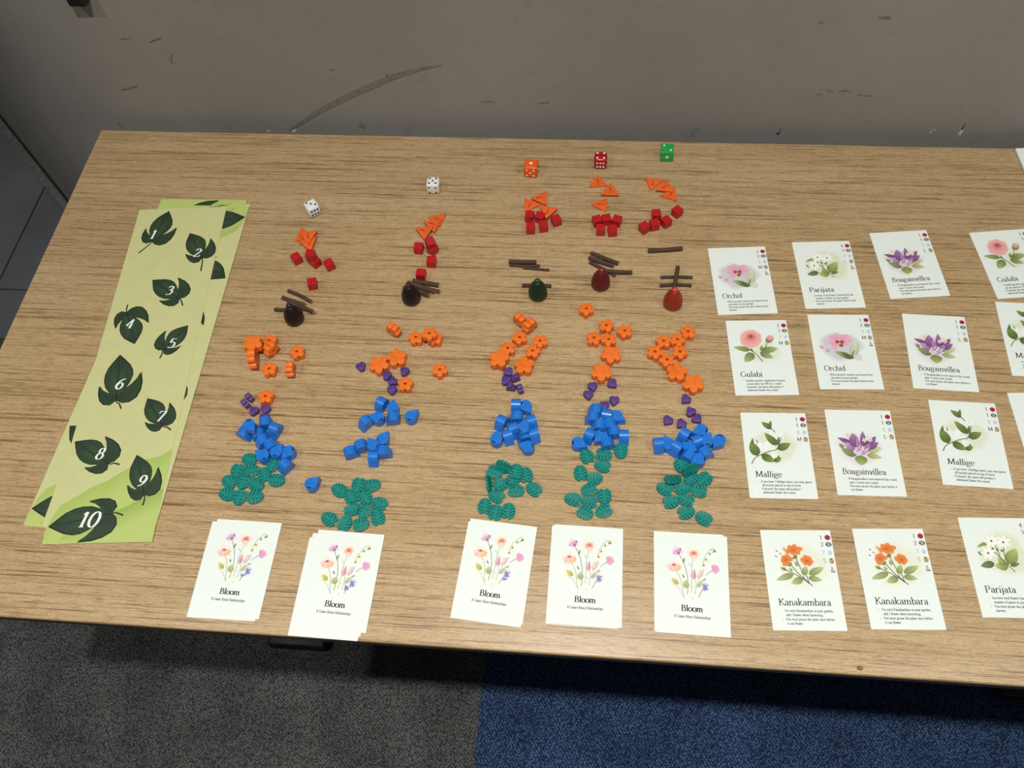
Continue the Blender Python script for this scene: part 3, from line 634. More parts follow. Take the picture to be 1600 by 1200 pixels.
def deck(x0, y0, s, top, lowers, where):
    zq = lambda p: (x0+p[0]/s, y0+p[1]/s)
    n = len(lowers); c, a = pose([zq(p) for p in top], n*CT)
    ref = P2(*zq(top[0]))
    for i, (tl, da) in enumerate(lowers):            # lowest first
        d = P2(*zq(tl))-ref
        back_card(c+d, a+da, i*CT, ('bottom' if i == 0 else 'middle')+' white card of the stack '+where)
    back_card(c, a, n*CT, 'top wildflower card of the stack '+where)
deck(285, 800, 6.665, [(330, 68), (1068, 122), (845, 1128), (48, 1058)], [((283, 88), .012)], 'nearest the green leaf strips')
deck(455, 820, 6.667, [(285, 48), (968, 105), (785, 1140), (57, 1058)], [((195, 122), .01), ((228, 80), .006)], 'hanging closest over the table front edge')
deck(700, 800, 6.313, [(215, 58), (880, 155), (733, 1115), (52, 1010)], [((196, 84), .004)], 'turned slightly, in front of the orange die line')
deck(850, 810, 6.667, [(108, 66), (820, 108), (802, 1150), (75, 1092)], [((75, 70), -.01), ((100, 60), -.012)], 'in front of the red die line')
deck(1015, 820, 6.489, [(80, 82), (785, 122), (832, 1148), (66, 1085)], [((50, 62), .012), ((62, 75), .004)], 'next to the orange Kanakambara cards')

# ------------------------------------------------------------------ leaf-number score strips
SWD, SLN, ST = .102, .408, .0004
strip_me = bm_mesh('strip', box_bm(-SWD/2, SWD/2, -SLN/2, SLN/2, 0, ST), 'strip')
SQ = [(216, 328), (351, 325), (243, 849), (71, 851)]
SR = [(-SWD/2, SLN/2), (SWD/2, SLN/2), (SWD/2, -SLN/2), (-SWD/2, -SLN/2)]
sh = homog(SQ, SR)
LEAFS = [(1, (261.3, 332), (236, 378), (215.5, 395.5), (236.8, 367), 1), (2, (295.2, 366.7), (314, 405), (312.5, 425), (306, 396.5), 1), (3, (238.7, 438.7), (280, 468), (285.3, 479), (263.5, 454.7), 1),
 (4, (211, 536.7), (198.7, 488), (200, 476), (202.7, 506), -1), (5, (293.3, 510.7), (256, 548), (250.7, 560.7), (268.3, 537.3), -1), (6, (189, 556), (184, 626), (191.7, 639.3), (188.3, 600), 1), (7, (233.3, 624.3), (256.7, 666.7), (270, 673.3), (252.7, 651.7), 1),
 (8, (121.7, 690.7), (173.3, 725), (191, 726.7), (159.3, 709.3), 1), (9, (217.7, 713.3), (230, 775), (227.7, 791.7), (225.3, 752.7), 1), (10, (82.7, 823.3), (180, 803.3), (197.3, 806.7), (143.3, 812.7), -1)]
LSH = [(0, 0), (.10, -.07), (.24, -.08), (.37, 0), (.44, .15), (.46, .32), (.43, .55), (.36, .42), (.27, .32), (.15, .23), (.23, .37), (.275, .5), (.27, .62), (.21, .76), (.11, .89), (0, 1.02),
       (-.11, .88), (-.20, .75), (-.25, .6), (-.255, .46), (-.22, .32), (-.12, .16), (-.20, .21), (-.28, .28), (-.34, .38), (-.345, .2), (-.31, .05), (-.23, -.05), (-.11, -.08)]
def strip_parts():
    parts = []
    k = Ink(); pale, g1, g2 = (212, 205, 140), (168, 188, 96), (184, 200, 112)
    top = [(277, 703), (255, 714), (233, 719), (200, 735), (172, 752), (147, 762), (125, 776), (100, 790), (88, 806), (80, 822), (71, 851)]
    P_ = [sh(x, y) for x, y in top]; Q_ = [sh(min(x+ (243-x)*1.0, 400) if False else x+20+i*2, y+34) for i, (x, y) in enumerate(top)]
    P_ = [(max(-SWD/2+.0003, min(SWD/2-.0003, x)), max(-SLN/2+.0003, y)) for x, y in P_]
    low = [(x, max(-SLN/2+.0003, y-.026)) for x, y in P_]; bot = [(x, -SLN/2+.0003) for x, y in P_]
    n = len(P_)
    k.add(P_+low+bot, [(i, i+1, n+i+1, n+i) for i in range(n-1)]+[(n+i, n+i+1, 2*n+i+1, 2*n+i) for i in range(n-1)], [g1]*n+[g2]*n+[g2]*n)
    sec = [sh(x, y) for x, y in ((262, 765), (235, 775), (205, 792), (170, 805), (130, 822), (100, 843))]
    sec = [(max(-SWD/2+.0003, min(SWD/2-.0003, x)), max(-SLN/2+.0003, y)) for x, y in sec]; n = len(sec)
    k.add(sec+[(x, max(-SLN/2+.0003, y-.022)) for x, y in sec], [(i, i+1, n+i+1, n+i) for i in range(n-1)], [(150, 174, 84)]*n+[g2]*n)
    parts.append(('printed_hills', k.mesh('printed_hills'), []))
    for num, tip, base, end, ctr, mir in LEAFS:
        k = Ink(); k.z = .00014
        b, t_, e, c = sh(*base), sh(*tip), sh(*end), sh(*ctr)
        ux, uy = t_[0]-b[0], t_[1]-b[1]; nx, ny = uy, -ux
        wd = 1.0 if num not in (10, 9) else .9
        ring = [(b[0]+ux*y+nx*x*wd*mir, b[1]+uy*y+ny*x*wd*mir) for x, y in LSH]
        ctr_ = (b[0]+ux*.3, b[1]+uy*.3)
        me_pts = ring
        cen = sum(p[0] for p in ring)/len(ring), sum(p[1] for p in ring)/len(ring)
        L_ = math.hypot(ux, uy)
        big = [(p[0]+(p[0]-ctr_[0])*.0003/(math.hypot(p[0]-ctr_[0], p[1]-ctr_[1])+1e-9), p[1]+(p[1]-ctr_[1])*.0003/(math.hypot(p[0]-ctr_[0], p[1]-ctr_[1])+1e-9)) for p in ring]
        k.add(big, [tuple(range(len(big)))], (22, 28, 22))
        # fill as fan around a point that sees the whole outline well enough, lobes handled by the ngon
        mids = [(p[0]*.955+ctr_[0]*.045, p[1]*.955+ctr_[1]*.045) for p in ring]
        k.add(mids, [tuple(range(len(mids)))], [(44, 66, 42) if i % 5 else (36, 54, 38) for i in range(len(mids))])
        for s_ in (-1, 1):
            k.petal((b[0]+ux*.12+nx*.02*s_, b[1]+uy*.12+ny*.02*s_), (b[0]+ux*.72+nx*.10*s_*wd, b[1]+uy*.72+ny*.10*s_*wd), L_*.2*wd, (56, 78, 46), (52, 74, 46), .6, (44, 66, 42))
        k.line([e, (b[0]*.6+e[0]*.4+nx*.02, b[1]*.6+e[1]*.4+ny*.02), b, (b[0]+ux*.5, b[1]+uy*.5), (b[0]+ux*.9, b[1]+uy*.9)], .0016, (22, 30, 24), True)
        kn = Ink(); kn.z = .00022; cap = {1: .0125, 10: .0150, 6: .0125, 8: .012}.get(num, .0115)
        kn.text(str(num), c[0], c[1]-cap*.5, cap, (240, 242, 236), None, 'c', .12, .035, .22, 0)
        parts.append(('printed_leaf', k.mesh('printed_leaf'), [('printed_number', kn.mesh('printed_number'))]))
    return parts
SP = strip_parts()
def strip(c, a, z, label):
    o = ob('score_strip', strip_me); o.location = (c[0], c[1], TZ+z); o.rotation_euler = (0, 0, a); tag(o, label, 'score strip', 'leaf score strips')
    for nm, me, subs in SP:
        p = ob(nm, me, o); p.location = (0, 0, ST)
        for n2, m2 in subs: ob(n2, m2, p)
    return o
def pose_diag(tr, bl):
    a, b_ = P2(*tr), P2(*bl); d = a-b_; c = (a+b_)/2
    return c, math.atan2(d[1], d[0])-math.atan2(SLN, SWD)
def pose_tips(t10, t8, flip):
    l10, l8 = np.array(sh(*LEAFS[9][1])), np.array(sh(*LEAFS[7][1])); w10, w8 = P2(*t10), P2(*t8)
    dl, dw = l8-l10, w8-w10; a_ = math.atan2(dw[1], dw[0])-math.atan2(dl[1], dl[0])
    R2 = np.array([[math.cos(a_), -math.sin(a_)], [math.sin(a_), math.cos(a_)]])
    return (w10+w8)/2-R2 @ ((l10+l8)/2), a_
c, a = pose_tips((51.6, 795.6), (110.7, 666), 0); strip(c, a, 0, 'bottom green leaf strip, its leaf tip peeking out at the lower corner')
c, a = pose_tips((382, 340), (351.5, 436), 1); dq = P2(389, 314.4)-P2(393.5, 324)
strip(c+dq, a, ST, 'green leaf strip turned upside down, second from the bottom of the pile')
strip(c, a, 2*ST, 'green leaf strip turned upside down, directly under the numbered top strip')
c, a = pose(SQ); strip(c, a, 3*ST, 'top green strip printed with leaves numbered 1 to 10')
# ------------------------------------------------------------------ wooden pieces: prototypes
def ring_bm(outer, inner, z0, z1, bev):
    bm = bmesh.new(); n = len(outer)
    o0 = [bm.verts.new((x, y, z0)) for x, y in outer]; o1 = [bm.verts.new((x, y, z1)) for x, y in outer]
    i0 = [bm.verts.new((x, y, z0)) for x, y in inner]; i1 = [bm.verts.new((x, y, z1)) for x, y in inner]
    for k in range(n):
        j = (k+1) % n
        bm.faces.new((o0[k], o0[j], o1[j], o1[k])); bm.faces.new((i0[j], i0[k], i1[k], i1[j]))
        bm.faces.new((o1[k], o1[j], i1[j], i1[k])); bm.faces.new((o0[j], o0[k], i0[k], i0[j]))
    if bev:
        s_ = set(o0+o1); ed = [e for e in bm.edges if e.verts[0] in s_ and e.verts[1] in s_ and abs(e.verts[0].co.z-e.verts[1].co.z) < 1e-9]
        bmesh.ops.bevel(bm, geom=ed, offset=bev, segments=2, affect='EDGES', profile=.5)
    return bm
def flower_outline(R, n=70, d=.60, rp=.40):
    o = []
    for k in range(n):
        th = 2*math.pi*k/n; ph = (th+math.pi/5) % (2*math.pi/5)-math.pi/5
        o.append((R*(d*math.cos(ph)+math.sqrt(max(1e-6, rp*rp-(d*math.sin(ph))**2)))*math.cos(th), R*(d*math.cos(ph)+math.sqrt(max(1e-6, rp*rp-(d*math.sin(ph))**2)))*math.sin(th)))
    return o
FT = .0078
fs_o = flower_outline(.0080, d=.625, rp=.375); fs_i = [(.0016*math.cos(2*math.pi*k/70), .0016*math.sin(2*math.pi*k/70)) for k in range(70)]
ME = {}
ME['flower_small'] = bm_mesh('flower_small', ring_bm(fs_o, fs_i, 0, FT, .0004), 'orange', 40)
ME['hole'] = mesh('hole_plug', *lathe([(.00158, 0), (.00158, .0002)], 16), 'mark')  # dark disc painted as the shade down inside the petal hole
ME['flower_big'] = bm_mesh('flower_big', prism_bm(flower_outline(.0104, 80, .62, .38), 0, FT, .0004), 'orange', 40)
M['curl'] = paint('pressed_curl', (206, 84, 14), .5)  # darker orange: relief shade of the curl put into the colour
k = [(.0024*math.cos(t_)*(1-t_/9), .0024*math.sin(t_)*(1-t_/9)) for t_ in [i*.35 for i in range(18)]]
vs = []; 
for i, p in enumerate(k):
    a, b_ = k[max(0, i-1)], k[min(len(k)-1, i+1)]; L_ = math.hypot(b_[0]-a[0], b_[1]-a[1]); nx, ny = -(b_[1]-a[1])/L_*.0002, (b_[0]-a[0])/L_*.0002
    vs += [(p[0]+nx, p[1]+ny, .00005), (p[0]-nx, p[1]-ny, .00005)]
ME['curl'] = mesh('curl', vs, [(2*i, 2*i+1, 2*i+3, 2*i+2) for i in range(len(k)-1)], 'curl')
# drop: circle radius r, tip at distance t, origin in the middle of its length
DR, DTIP, DT = .0059, .0102, .0092
al = math.acos(DR/DTIP); off = (DTIP-DR)/2
out = [(DTIP-off, 0)]+[(DR*math.cos(a)-off, DR*math.sin(a)) for a in [al+(2*math.pi-2*al)*i/32 for i in range(33)]]
ME['drop'] = bm_mesh('drop', prism_bm(out, 0, DT, .0004), 'blue', 35)
DALPHA = math.pi/2-al
def slit_me(sg):
    a0 = math.radians(150)*sg; ro, n = DR*.76, 10; up_ = []; dn = []
    for i in range(n+1):
        a = a0+math.radians(-38+76*i/n); th = .00085*math.sin(math.pi*i/n)+.00003
        up_.append(((ro+th)*math.cos(a)-off, (ro+th)*math.sin(a), .00004)); dn.append(((ro-th)*math.cos(a)-off, (ro-th)*math.sin(a), .00004))
    f = [(i, i+1, n+2+i, n+1+i) for i in range(n)]
    if sg > 0: f = [q[::-1] for q in f]
    return mesh('groove', up_+dn, f, 'bluedark')
ME['slit+'] = slit_me(1); ME['slit-'] = slit_me(-1)
# heart
hl, hx, hr, hy = [], -.0011, .0031, .0019
for i in range(15):
    a_ = math.radians(55+(205-55)*i/14)
    if hy+hr*math.sin(a_) > 0: hl.append((hx+hr*math.cos(a_), hy+hr*math.sin(a_)))
h = [(.0052, .0005)]+hl+[(hx-math.sqrt(hr*hr-hy*hy)+.0001, 0)]+[(x, -y) for x, y in hl][::-1]+[(.0052, -.0005)]
HTK = .0052
ME['heart'] = bm_mesh('heart', prism_bm(h, 0, HTK, .0004), 'purple', 40)
# monstera leaf, tip towards +x
def leaf_outline(Ln=.0156, W_=.0132):
    def ct(s_):                                    # s_ 0 = stem end, 1 = tip
        x = -Ln/2+Ln*(.5-.5*math.cos(math.pi*s_)); y = W_/2*math.sin(math.pi*s_)**.8*(1.08-.3*s_)*1.06
        return x, y
    half = []; slits = [.40, .52, .64, .76, .87]
    pts = [i/30 for i in range(2, 30)]
    cur = 0
    for s_ in pts:
        if cur < len(slits) and s_ >= slits[cur]-.02:
            sc = slits[cur]; a, b_ = ct(sc-.017), ct(sc+.017); m_ = ct(sc)
            inner = (m_[0]-.0030+.0006*cur, m_[1]*(.22 if cur < 3 else .34))
            half += [a, (inner[0]-.00015, inner[1]+.00022), (inner[0]+.00035, inner[1]+.00002), b_]; cur += 1; continue
        if cur and s_ < slits[cur-1]+.035: continue
        half.append(ct(s_))
    notch = (-Ln/2+.0019, .0)
    up_ = half; dn = [(x, -y) for x, y in half][::-1]
    return [notch]+up_[0:]+[(Ln/2, 0)]+dn
LT = .0028
lo = leaf_outline(); ME['leaf'] = bm_mesh('leaf', prism_bm(lo[::-1], 0, LT), 'teal', 30)
# hazard triangle, apex towards +x
TS = .0213; rr_ = TS/math.sqrt(3); tri = []
for k_ in range(3):
    a = 2*math.pi*k_/3
    for da in (-40, -20, 0, 20, 40): tri.append(((rr_-.0018)*math.cos(a)+.0009*math.cos(a+math.radians(da)), (rr_-.0018)*math.sin(a)+.0009*math.sin(a+math.radians(da))))
TT = .0021
ME['tri'] = bm_mesh('triangle', prism_bm(tri, 0, TT, .0002), 'triangle', 40)
ME['bar'] = mesh('exclamation_bar', [(-.0012, -.00028, .00004), (.0046, -.00055, .00004), (.0049, 0, .00004), (.0046, .00055, .00004), (-.0012, .00028, .00004)], [(0, 1, 2, 3, 4)], 'mark')
ME['dot'] = mesh('exclamation_dot', [(-.0033+.0006*math.cos(i*math.pi/4), .0006*math.sin(i*math.pi/4), .00004) for i in range(8)], [tuple(range(8))], 'mark')
CU = .0096
ME['cube'] = bm_mesh('cube', box_bm(-CU/2, CU/2, -CU/2, CU/2, 0, CU, .00035), 'red')
def pawn_meshes(mat):
    body = [(.0080, 0), (.0093, .0012), (.0099, .0035), (.0100, .006), (.0097, .0095), (.0088, .0135), (.0074, .0172), (.0057, .0200), (.0042, .0219)]
    col_ = [(.0040, .0215), (.0042, .0222), (.0039, .0230), (.0033, .0235)]
    kn = [(.0031*math.cos(a), .0250+.0029*math.sin(a)) for a in [math.radians(-55+145*i/10) for i in range(10)]]+[(.0002, .0279)]
    return [(n_, mesh(n_, *lathe(p), mat+('_knob' if n_ == 'knob' else ''), 50)) for n_, p in (('body', body), ('collar', col_), ('knob', kn))]

COLS = {1: "in the white three-spot die's line", 2: "in the white five-spot die's line", 3: "in the orange die's line", 4: "in the red die's line", 5: "in the green die's line"}
Z0 = [0, 0, 1]
def reg(x, y, s): Z0[:] = [x, y, s]
def zp(x, y): return (Z0[0]+x/Z0[2], Z0[1]+y/Z0[2])
def W(x, y, z): return P2(*zp(x, y), z)
def vec(x, y, dx, dy, z):
    a = W(x, y, z); b_ = W(x+dx, y+dy, z); d = b_-a; return d/np.linalg.norm(d)
def put(name, me, loc, rot, label, cat, group):
    o = ob(name, me); o.rotation_mode = 'XYZ'
    o.matrix_world = Matrix.Translation(loc) @ rot.to_4x4(); tag(o, label, cat, group); return o
def ground(me, rot, up):
    return TZ+up-min((rot @ v.co).z for v in me.vertices)+.00003
RZ = lambda a: Matrix.Rotation(a, 3, 'Z')
# flat flower: x, y = middle of the top face; px, py = a petal
def F(c, x, y, px, py, big=0, up=0, label=None):
    zt = FT+up; q = W(x, y, zt); v = W(px, py, zt)-q
    lab = label or ('large orange flower token lying flat ' if big else 'small orange flower token with centre hole ')+COLS[c]
    o = put('flower_token', ME['flower_big' if big else 'flower_small'], (q[0], q[1], TZ+up+.00003), RZ(math.atan2(v[1], v[0])), lab, 'flower token', 'orange flower tokens '+COLS[c])
    if big:
        p = ob('curl', ME['curl'], o); p.location = (0, 0, FT)
    else:
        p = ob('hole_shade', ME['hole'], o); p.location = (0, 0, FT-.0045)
def FS(c, x, y, ax, ay, big=0, up=0, tilt=0, label=None):
    me = ME['flower_big' if big else 'flower_small']; zc = up+(.0085 if big else .0066)
    q = W(x, y, zc); a = vec(x, y, ax, ay, zc)
    Za = Vector((a[0]*math.cos(tilt), a[1]*math.cos(tilt), math.sin(tilt))); Y = Vector((-a[1], a[0], 0)); X = Y.cross(Za)
    R = Matrix((X, Y, Za)).transposed() @ RZ(math.pi if X.z > 0 else 0)
    zz = ground(me, R, up); cc = R @ Vector((0, 0, FT/2))
    lab = label or 'orange flower token standing on its petals '+COLS[c]
    o = put('flower_token', me, (q[0]-cc.x, q[1]-cc.y, zz), R, lab, 'flower token', 'orange flower tokens '+COLS[c])
    if big: p = ob('curl', ME['curl'], o); p.location = (0, 0, FT)
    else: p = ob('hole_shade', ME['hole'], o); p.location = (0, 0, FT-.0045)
def H(c, x, y, tx, ty, up=0):
    zt = HTK+up; q = W(x, y, zt); v = W(tx, ty, zt)-q
    put('heart_token', ME['heart'], (q[0], q[1], TZ+up+.00003), RZ(math.atan2(v[1], v[0])), 'small purple heart token lying flat '+COLS[c], 'heart token', 'purple heart tokens '+COLS[c])
def side(me, x, y, ax, ay, tx, ty, alpha, zc, th, up):
    q = W(x, y, zc+up); a = vec(x, y, ax, ay, zc+up); b_ = np.array([-a[1], a[0]]); t_ = vec(x, y, tx, ty, zc+up)
    if b_ @ t_ < 0: b_ = -b_
    X = Vector((b_[0]*math.cos(alpha), b_[1]*math.cos(alpha), -math.sin(alpha))); Za = Vector((a[0], a[1], 0)); Y = Za.cross(X)
    R = Matrix((X, Y, Za)).transposed(); cc = R @ Vector((0, 0, th/2))
    return R, (q[0]-cc.x, q[1]-cc.y, ground(me, R, up))
def HS(c, x, y, ax, ay, tx=0, ty=1):
    R, loc = side(ME['heart'], x, y, ax, ay, tx, ty, math.radians(42), .0045, HTK, 0)
    put('heart_token', ME['heart'], loc, R, 'purple heart token on its side '+COLS[c], 'heart token', 'purple heart tokens '+COLS[c])
def D(c, x, y, tx, ty, sx, sy, up=0, label=None):
    zt = DT+up; q = W(x, y, zt); v = W(tx, ty, zt)-q; s_ = W(sx, sy, zt)-q
    o = put('drop_token', ME['drop'], (q[0], q[1], TZ+up+.00003), RZ(math.atan2(v[1], v[0])), label or 'blue water-drop token lying flat '+COLS[c], 'drop token', 'blue drop tokens '+COLS[c])
    p = ob('groove', ME['slit+' if v[0]*s_[1]-v[1]*s_[0] > 0 else 'slit-'], o); p.location = (0, 0, DT)
def DS(c, x, y, ax, ay, tx, ty, up=0):
    R, loc = side(ME['drop'], x, y, ax, ay, tx, ty, DALPHA, .006, DT, up)
    put('drop_token', ME['drop'], loc, R, 'blue water-drop token lying on its side '+COLS[c], 'drop token', 'blue drop tokens '+COLS[c])
def L(c, x, y, tx, ty, up=0, lean=0):
    zt = LT+up; q = W(x, y, zt); v = W(tx, ty, zt)-q
    R = RZ(math.atan2(v[1], v[0])) @ Matrix.Rotation(lean, 3, 'Y')
    put('leaf_token', ME['leaf'], (q[0], q[1], ground(ME['leaf'], R, up)), R, 'teal monstera leaf token lying flat '+COLS[c], 'leaf token', 'teal leaf tokens '+COLS[c])
def LE(c, x1, y1, x2, y2, lean, up=0):
    q = W((x1+x2)/2, (y1+y2)/2, .006); a = W(x2, y2, .006)-W(x1, y1, .006); a /= np.linalg.norm(a)
    X = Vector((a[0], a[1], 0)); n0 = Vector((-a[1], a[0], 0))
    Za = (n0*math.cos(lean)+Vector((0, 0, 1))*math.sin(lean)); Y = Za.cross(X); R = Matrix((X, Y, Za)).transposed()
    cc = R @ Vector((0, 0, LT/2))
    put('leaf_token', ME['leaf'], (q[0]-cc.x, q[1]-cc.y, ground(ME['leaf'], R, up)), R, 'teal monstera leaf token standing on its edge '+COLS[c], 'leaf token', 'teal leaf tokens '+COLS[c])
def T(c, pts, lvl=0):
    up = lvl*TT; q = [W(x, y, TT+up) for x, y in pts]; ce = sum(q)/3; v = q[0]-(q[1]+q[2])/2
    o = put('hazard_triangle', ME['tri'], (ce[0], ce[1], TZ+up+.00003), RZ(math.atan2(v[1], v[0])), 'orange exclamation-mark triangle token '+COLS[c], 'triangle token', 'orange triangle tokens '+COLS[c])
    for n_ in ('bar', 'dot'):
        p = ob('exclamation_'+n_, ME[n_], o); p.location = (0, 0, TT)
def R_(c, x, y, dx, dy, up=0, tilt=0, label=None):
    q = W(x, y, CU/2+up); v = vec(x, y, dx, dy, CU/2+up); R = RZ(math.atan2(v[1], v[0])) @ Matrix.Rotation(tilt, 3, 'X')
    cc = R @ Vector((0, 0, CU/2))
    put('wooden_cube', ME['cube'], (q[0]-cc.x, q[1]-cc.y, ground(ME['cube'], R, up)), R, label or 'small red wooden cube '+COLS[c], 'cube', 'red cubes '+COLS[c])
def St(c, x1, y1, x2, y2, dia, up=0, up2=None, label=None):
    up2 = up if up2 is None else up2
    a, b_ = W(x1, y1, up+dia/2), W(x2, y2, up2+dia/2); A = Vector((a[0], a[1], TZ+up+dia/2)); B = Vector((b_[0], b_[1], TZ+up2+dia/2))
    Ln = (B-A).length; n, mseg = 10, 8; vs = []; fs = []; rnd = random.Random(int(x1*31+y1)); bend = rnd.uniform(-.03, .03)*Ln
    for i in range(mseg+1):
        t_ = i/mseg; r0 = dia/2*(1-.05*rnd.random()); oy_ = bend*math.sin(math.pi*t_)
        for k_ in range(n):
            an = 2*math.pi*k_/n; r_ = r0*(1-.05*rnd.random()); vs.append(((t_-.5)*Ln, r_*math.cos(an)+oy_, r_*math.sin(an)))
    for i in range(mseg):
        for k_ in range(n): fs.append((i*n+k_, i*n+(k_+1) % n, (i+1)*n+(k_+1) % n, (i+1)*n+k_))
    X = (B-A).normalized(); Y = Vector((0, 0, 1)).cross(X).normalized(); Zv = X.cross(Y); R = Matrix((X, Y, Zv)).transposed()
    me = mesh('twig', vs, [f[::-1] for f in fs], 'bark', 60)
    o = put('twig', me, (A+B)/2, R, label or 'short dark brown twig lying '+COLS[c], 'twig', 'brown twigs '+COLS[c])
    for e, rng in ((0, range(n)), (1, range(mseg*n, mseg*n+n))):
        pts = [vs[i] for i in rng]; ob('cut_end', mesh('cut_end', pts, [tuple(range(n))[::(-1 if e == 0 else 1)]], 'cutwood'), o)
PAWN = {}
def Pw(c, x, y, mat, cname):
    q = W(x, y, .001)
    if mat not in PAWN: PAWN[mat] = pawn_meshes(mat)
    e = link(bpy.data.objects.new('pawn', None)); e.location = (q[0], q[1], TZ)
    tag(e, cname+' pawn with small knob '+COLS[c], 'pawn')
    for n_, me in PAWN[mat]: ob(n_, me, e)
DS_ = .0146
die_me = {}
PIPS = {1: [(0, 0)], 2: [(-1, 1), (1, -1)], 3: [(-1, 1), (0, 0), (1, -1)], 4: [(-1, -1), (-1, 1), (1, -1), (1, 1)], 5: [(-1, -1), (-1, 1), (1, -1), (1, 1), (0, 0)], 6: [(-1, -1), (0, -1), (1, -1), (-1, 1), (0, 1), (1, 1)]}
pip_me = {}
for k_ in ('pip_white', 'pip_blue', 'pip_red'): pip_me[k_] = mesh('pip', *lathe([(.00122, -.0001), (.00122, .00012)], 14), k_)
def die(x, y, dx, dy, mat, top, front, bev, label, DS_=.0148):
    q = W(x, y, DS_); v = vec(x, y, dx, dy, DS_)
    e = link(bpy.data.objects.new('die', None)); e.location = (q[0], q[1], TZ+.00002); e.rotation_euler = (0, 0, math.atan2(v[1], v[0])); tag(e, label, 'die')
    bm = bmesh.new(); bmesh.ops.create_cube(bm, size=DS_); bmesh.ops.translate(bm, verts=bm.verts, vec=(0, 0, DS_/2))
    bmesh.ops.bevel(bm, geom=list(bm.edges), offset=bev, segments=5, affect='EDGES', profile=.5)
    ob('body', bm_mesh('die_body', bm, mat, 40), e)
    rest = [n_ for n_ in range(1, 7) if n_ not in (top, 7-top, front, 7-front)]; right = rest[0] if rest[0] in (1, 3) else rest[-1]
    h_ = DS_/2
    faces = [(top, (0, 0, 1), (1, 0, 0)), (7-top, (0, 0, -1), (1, 0, 0)), (front, (0, -1, 0), (1, 0, 0)), (7-front, (0, 1, 0), (-1, 0, 0)), (right, (1, 0, 0), (0, 1, 0)), (7-right, (-1, 0, 0), (0, -1, 0))]
    for val, nr, xa in faces:
        nv, xv = Vector(nr), Vector(xa); yv = nv.cross(xv); R = Matrix((xv, yv, nv)).transposed()
        pm = 'pip_white' if mat != 'white_die' else ('pip_red' if val in (1, 4) else 'pip_blue')
        for u, v_ in PIPS[val]:
            if val == 6: u, v_ = u*.95, v_*.75
            p = ob('pip', pip_me[pm], e); sc = 1.5 if val == 1 else 1
            p.matrix_local = Matrix.Translation(Vector((0, 0, h_))+nv*h_+xv*u*DS_*.25+yv*v_*DS_*.25) @ R.to_4x4() @ Matrix.Diagonal((sc, sc, 1, 1))

# ------------------------------------------------------------------ pieces, line by line (crop origin and scale, then crop coordinates)
# line 1
reg(420, 280, 5)
die(328, 192, 47, -22, 'white_die', 3, 6, .0030, 'white die with blue pips showing three on top')
T(1, [(258, 368), (205, 478), (345, 458)], 0); T(1, [(325, 548), (232, 478), (372, 458)], 1); T(1, [(310, 508), (237, 416), (373, 396)], 2)
R_(1, 217, 622, 57, 70); R_(1, 364, 648, 60, 45); R_(1, 328, 596, 80, 0, .0088, 0, 'red wooden cube perched on another cube '+COLS[1]); R_(1, 474, 670, 50, 78); R_(1, 342, 818, 65, -10)
St(1, 152, 872, 338, 962, .0042); St(1, 106, 925, 288, 985, .0046); St(1, 148, 962, 350, 1036, .0044, .0030, .0036); St(1, 46, 1018, 265, 1030, .0044)
Pw(1, 205, 1098, 'pawn_black', 'black')
reg(340, 500, 7.5)
FS(1, 420, 470, 90, -12, 1); F(1, 405, 265, 392, 335, 1, .0098); F(1, 605, 238, 602, 180, 0, 0); FS(1, 632, 352, 70, 55, 0, 0, 0); F(1, 928, 365, 908, 300); F(1, 603, 567, 601, 505); FS(1, 855, 588, 90, -8); F(1, 558, 890, 563, 830)
HS(1, 370, 905, 50, -45, -1, -.6); HS(1, 320, 975, 45, -38, -1, -.6); H(1, 418, 1052, 380, 1010); H(1, 555, 1038, 545, 1100); H(1, 545, 1138, 540, 1190)
reg(360, 640, 12)
D(1, 365, 300, 440, 392, 375, 205, .0105); DS(1, 275, 450, -70, 95, 1, .5); DS(1, 622, 262, 0, 1, -1, .2); DS(1, 830, 390, 105, 40, -.1, 1); DS(1, 560, 462, 25, 110, 1, 0); DS(1, 588, 615, 60, 90, -1, .6); DS(1, 790, 665, 65, 100, 1, -.4)
D(1, 880, 752, 985, 632, 890, 825, .0015); D(1, 1058, 802, 945, 915, 1135, 800); D(1, 572, 832, 450, 752, 565, 900, .0012); DS(1, 1020, 1068, 80, 70, -1, 1)
reg(330, 640, 7.5)
D(1, 1188, 848, 1275, 780, 1165, 890, 0, 'lone blue drop token lying apart from the others '+COLS[1])
for x, y, tx, ty in ((450, 580, 385, 560), (305, 715, 285, 780), (468, 715, 540, 700), (725, 640, 685, 710), (620, 760, 605, 690), (213, 840, 150, 800), (375, 840, 345, 915), (525, 875, 595, 915), (765, 825, 850, 835), (180, 985, 100, 960), (330, 1025, 300, 1095), (510, 1020, 595, 1010)): L(1, x, y, tx, ty)
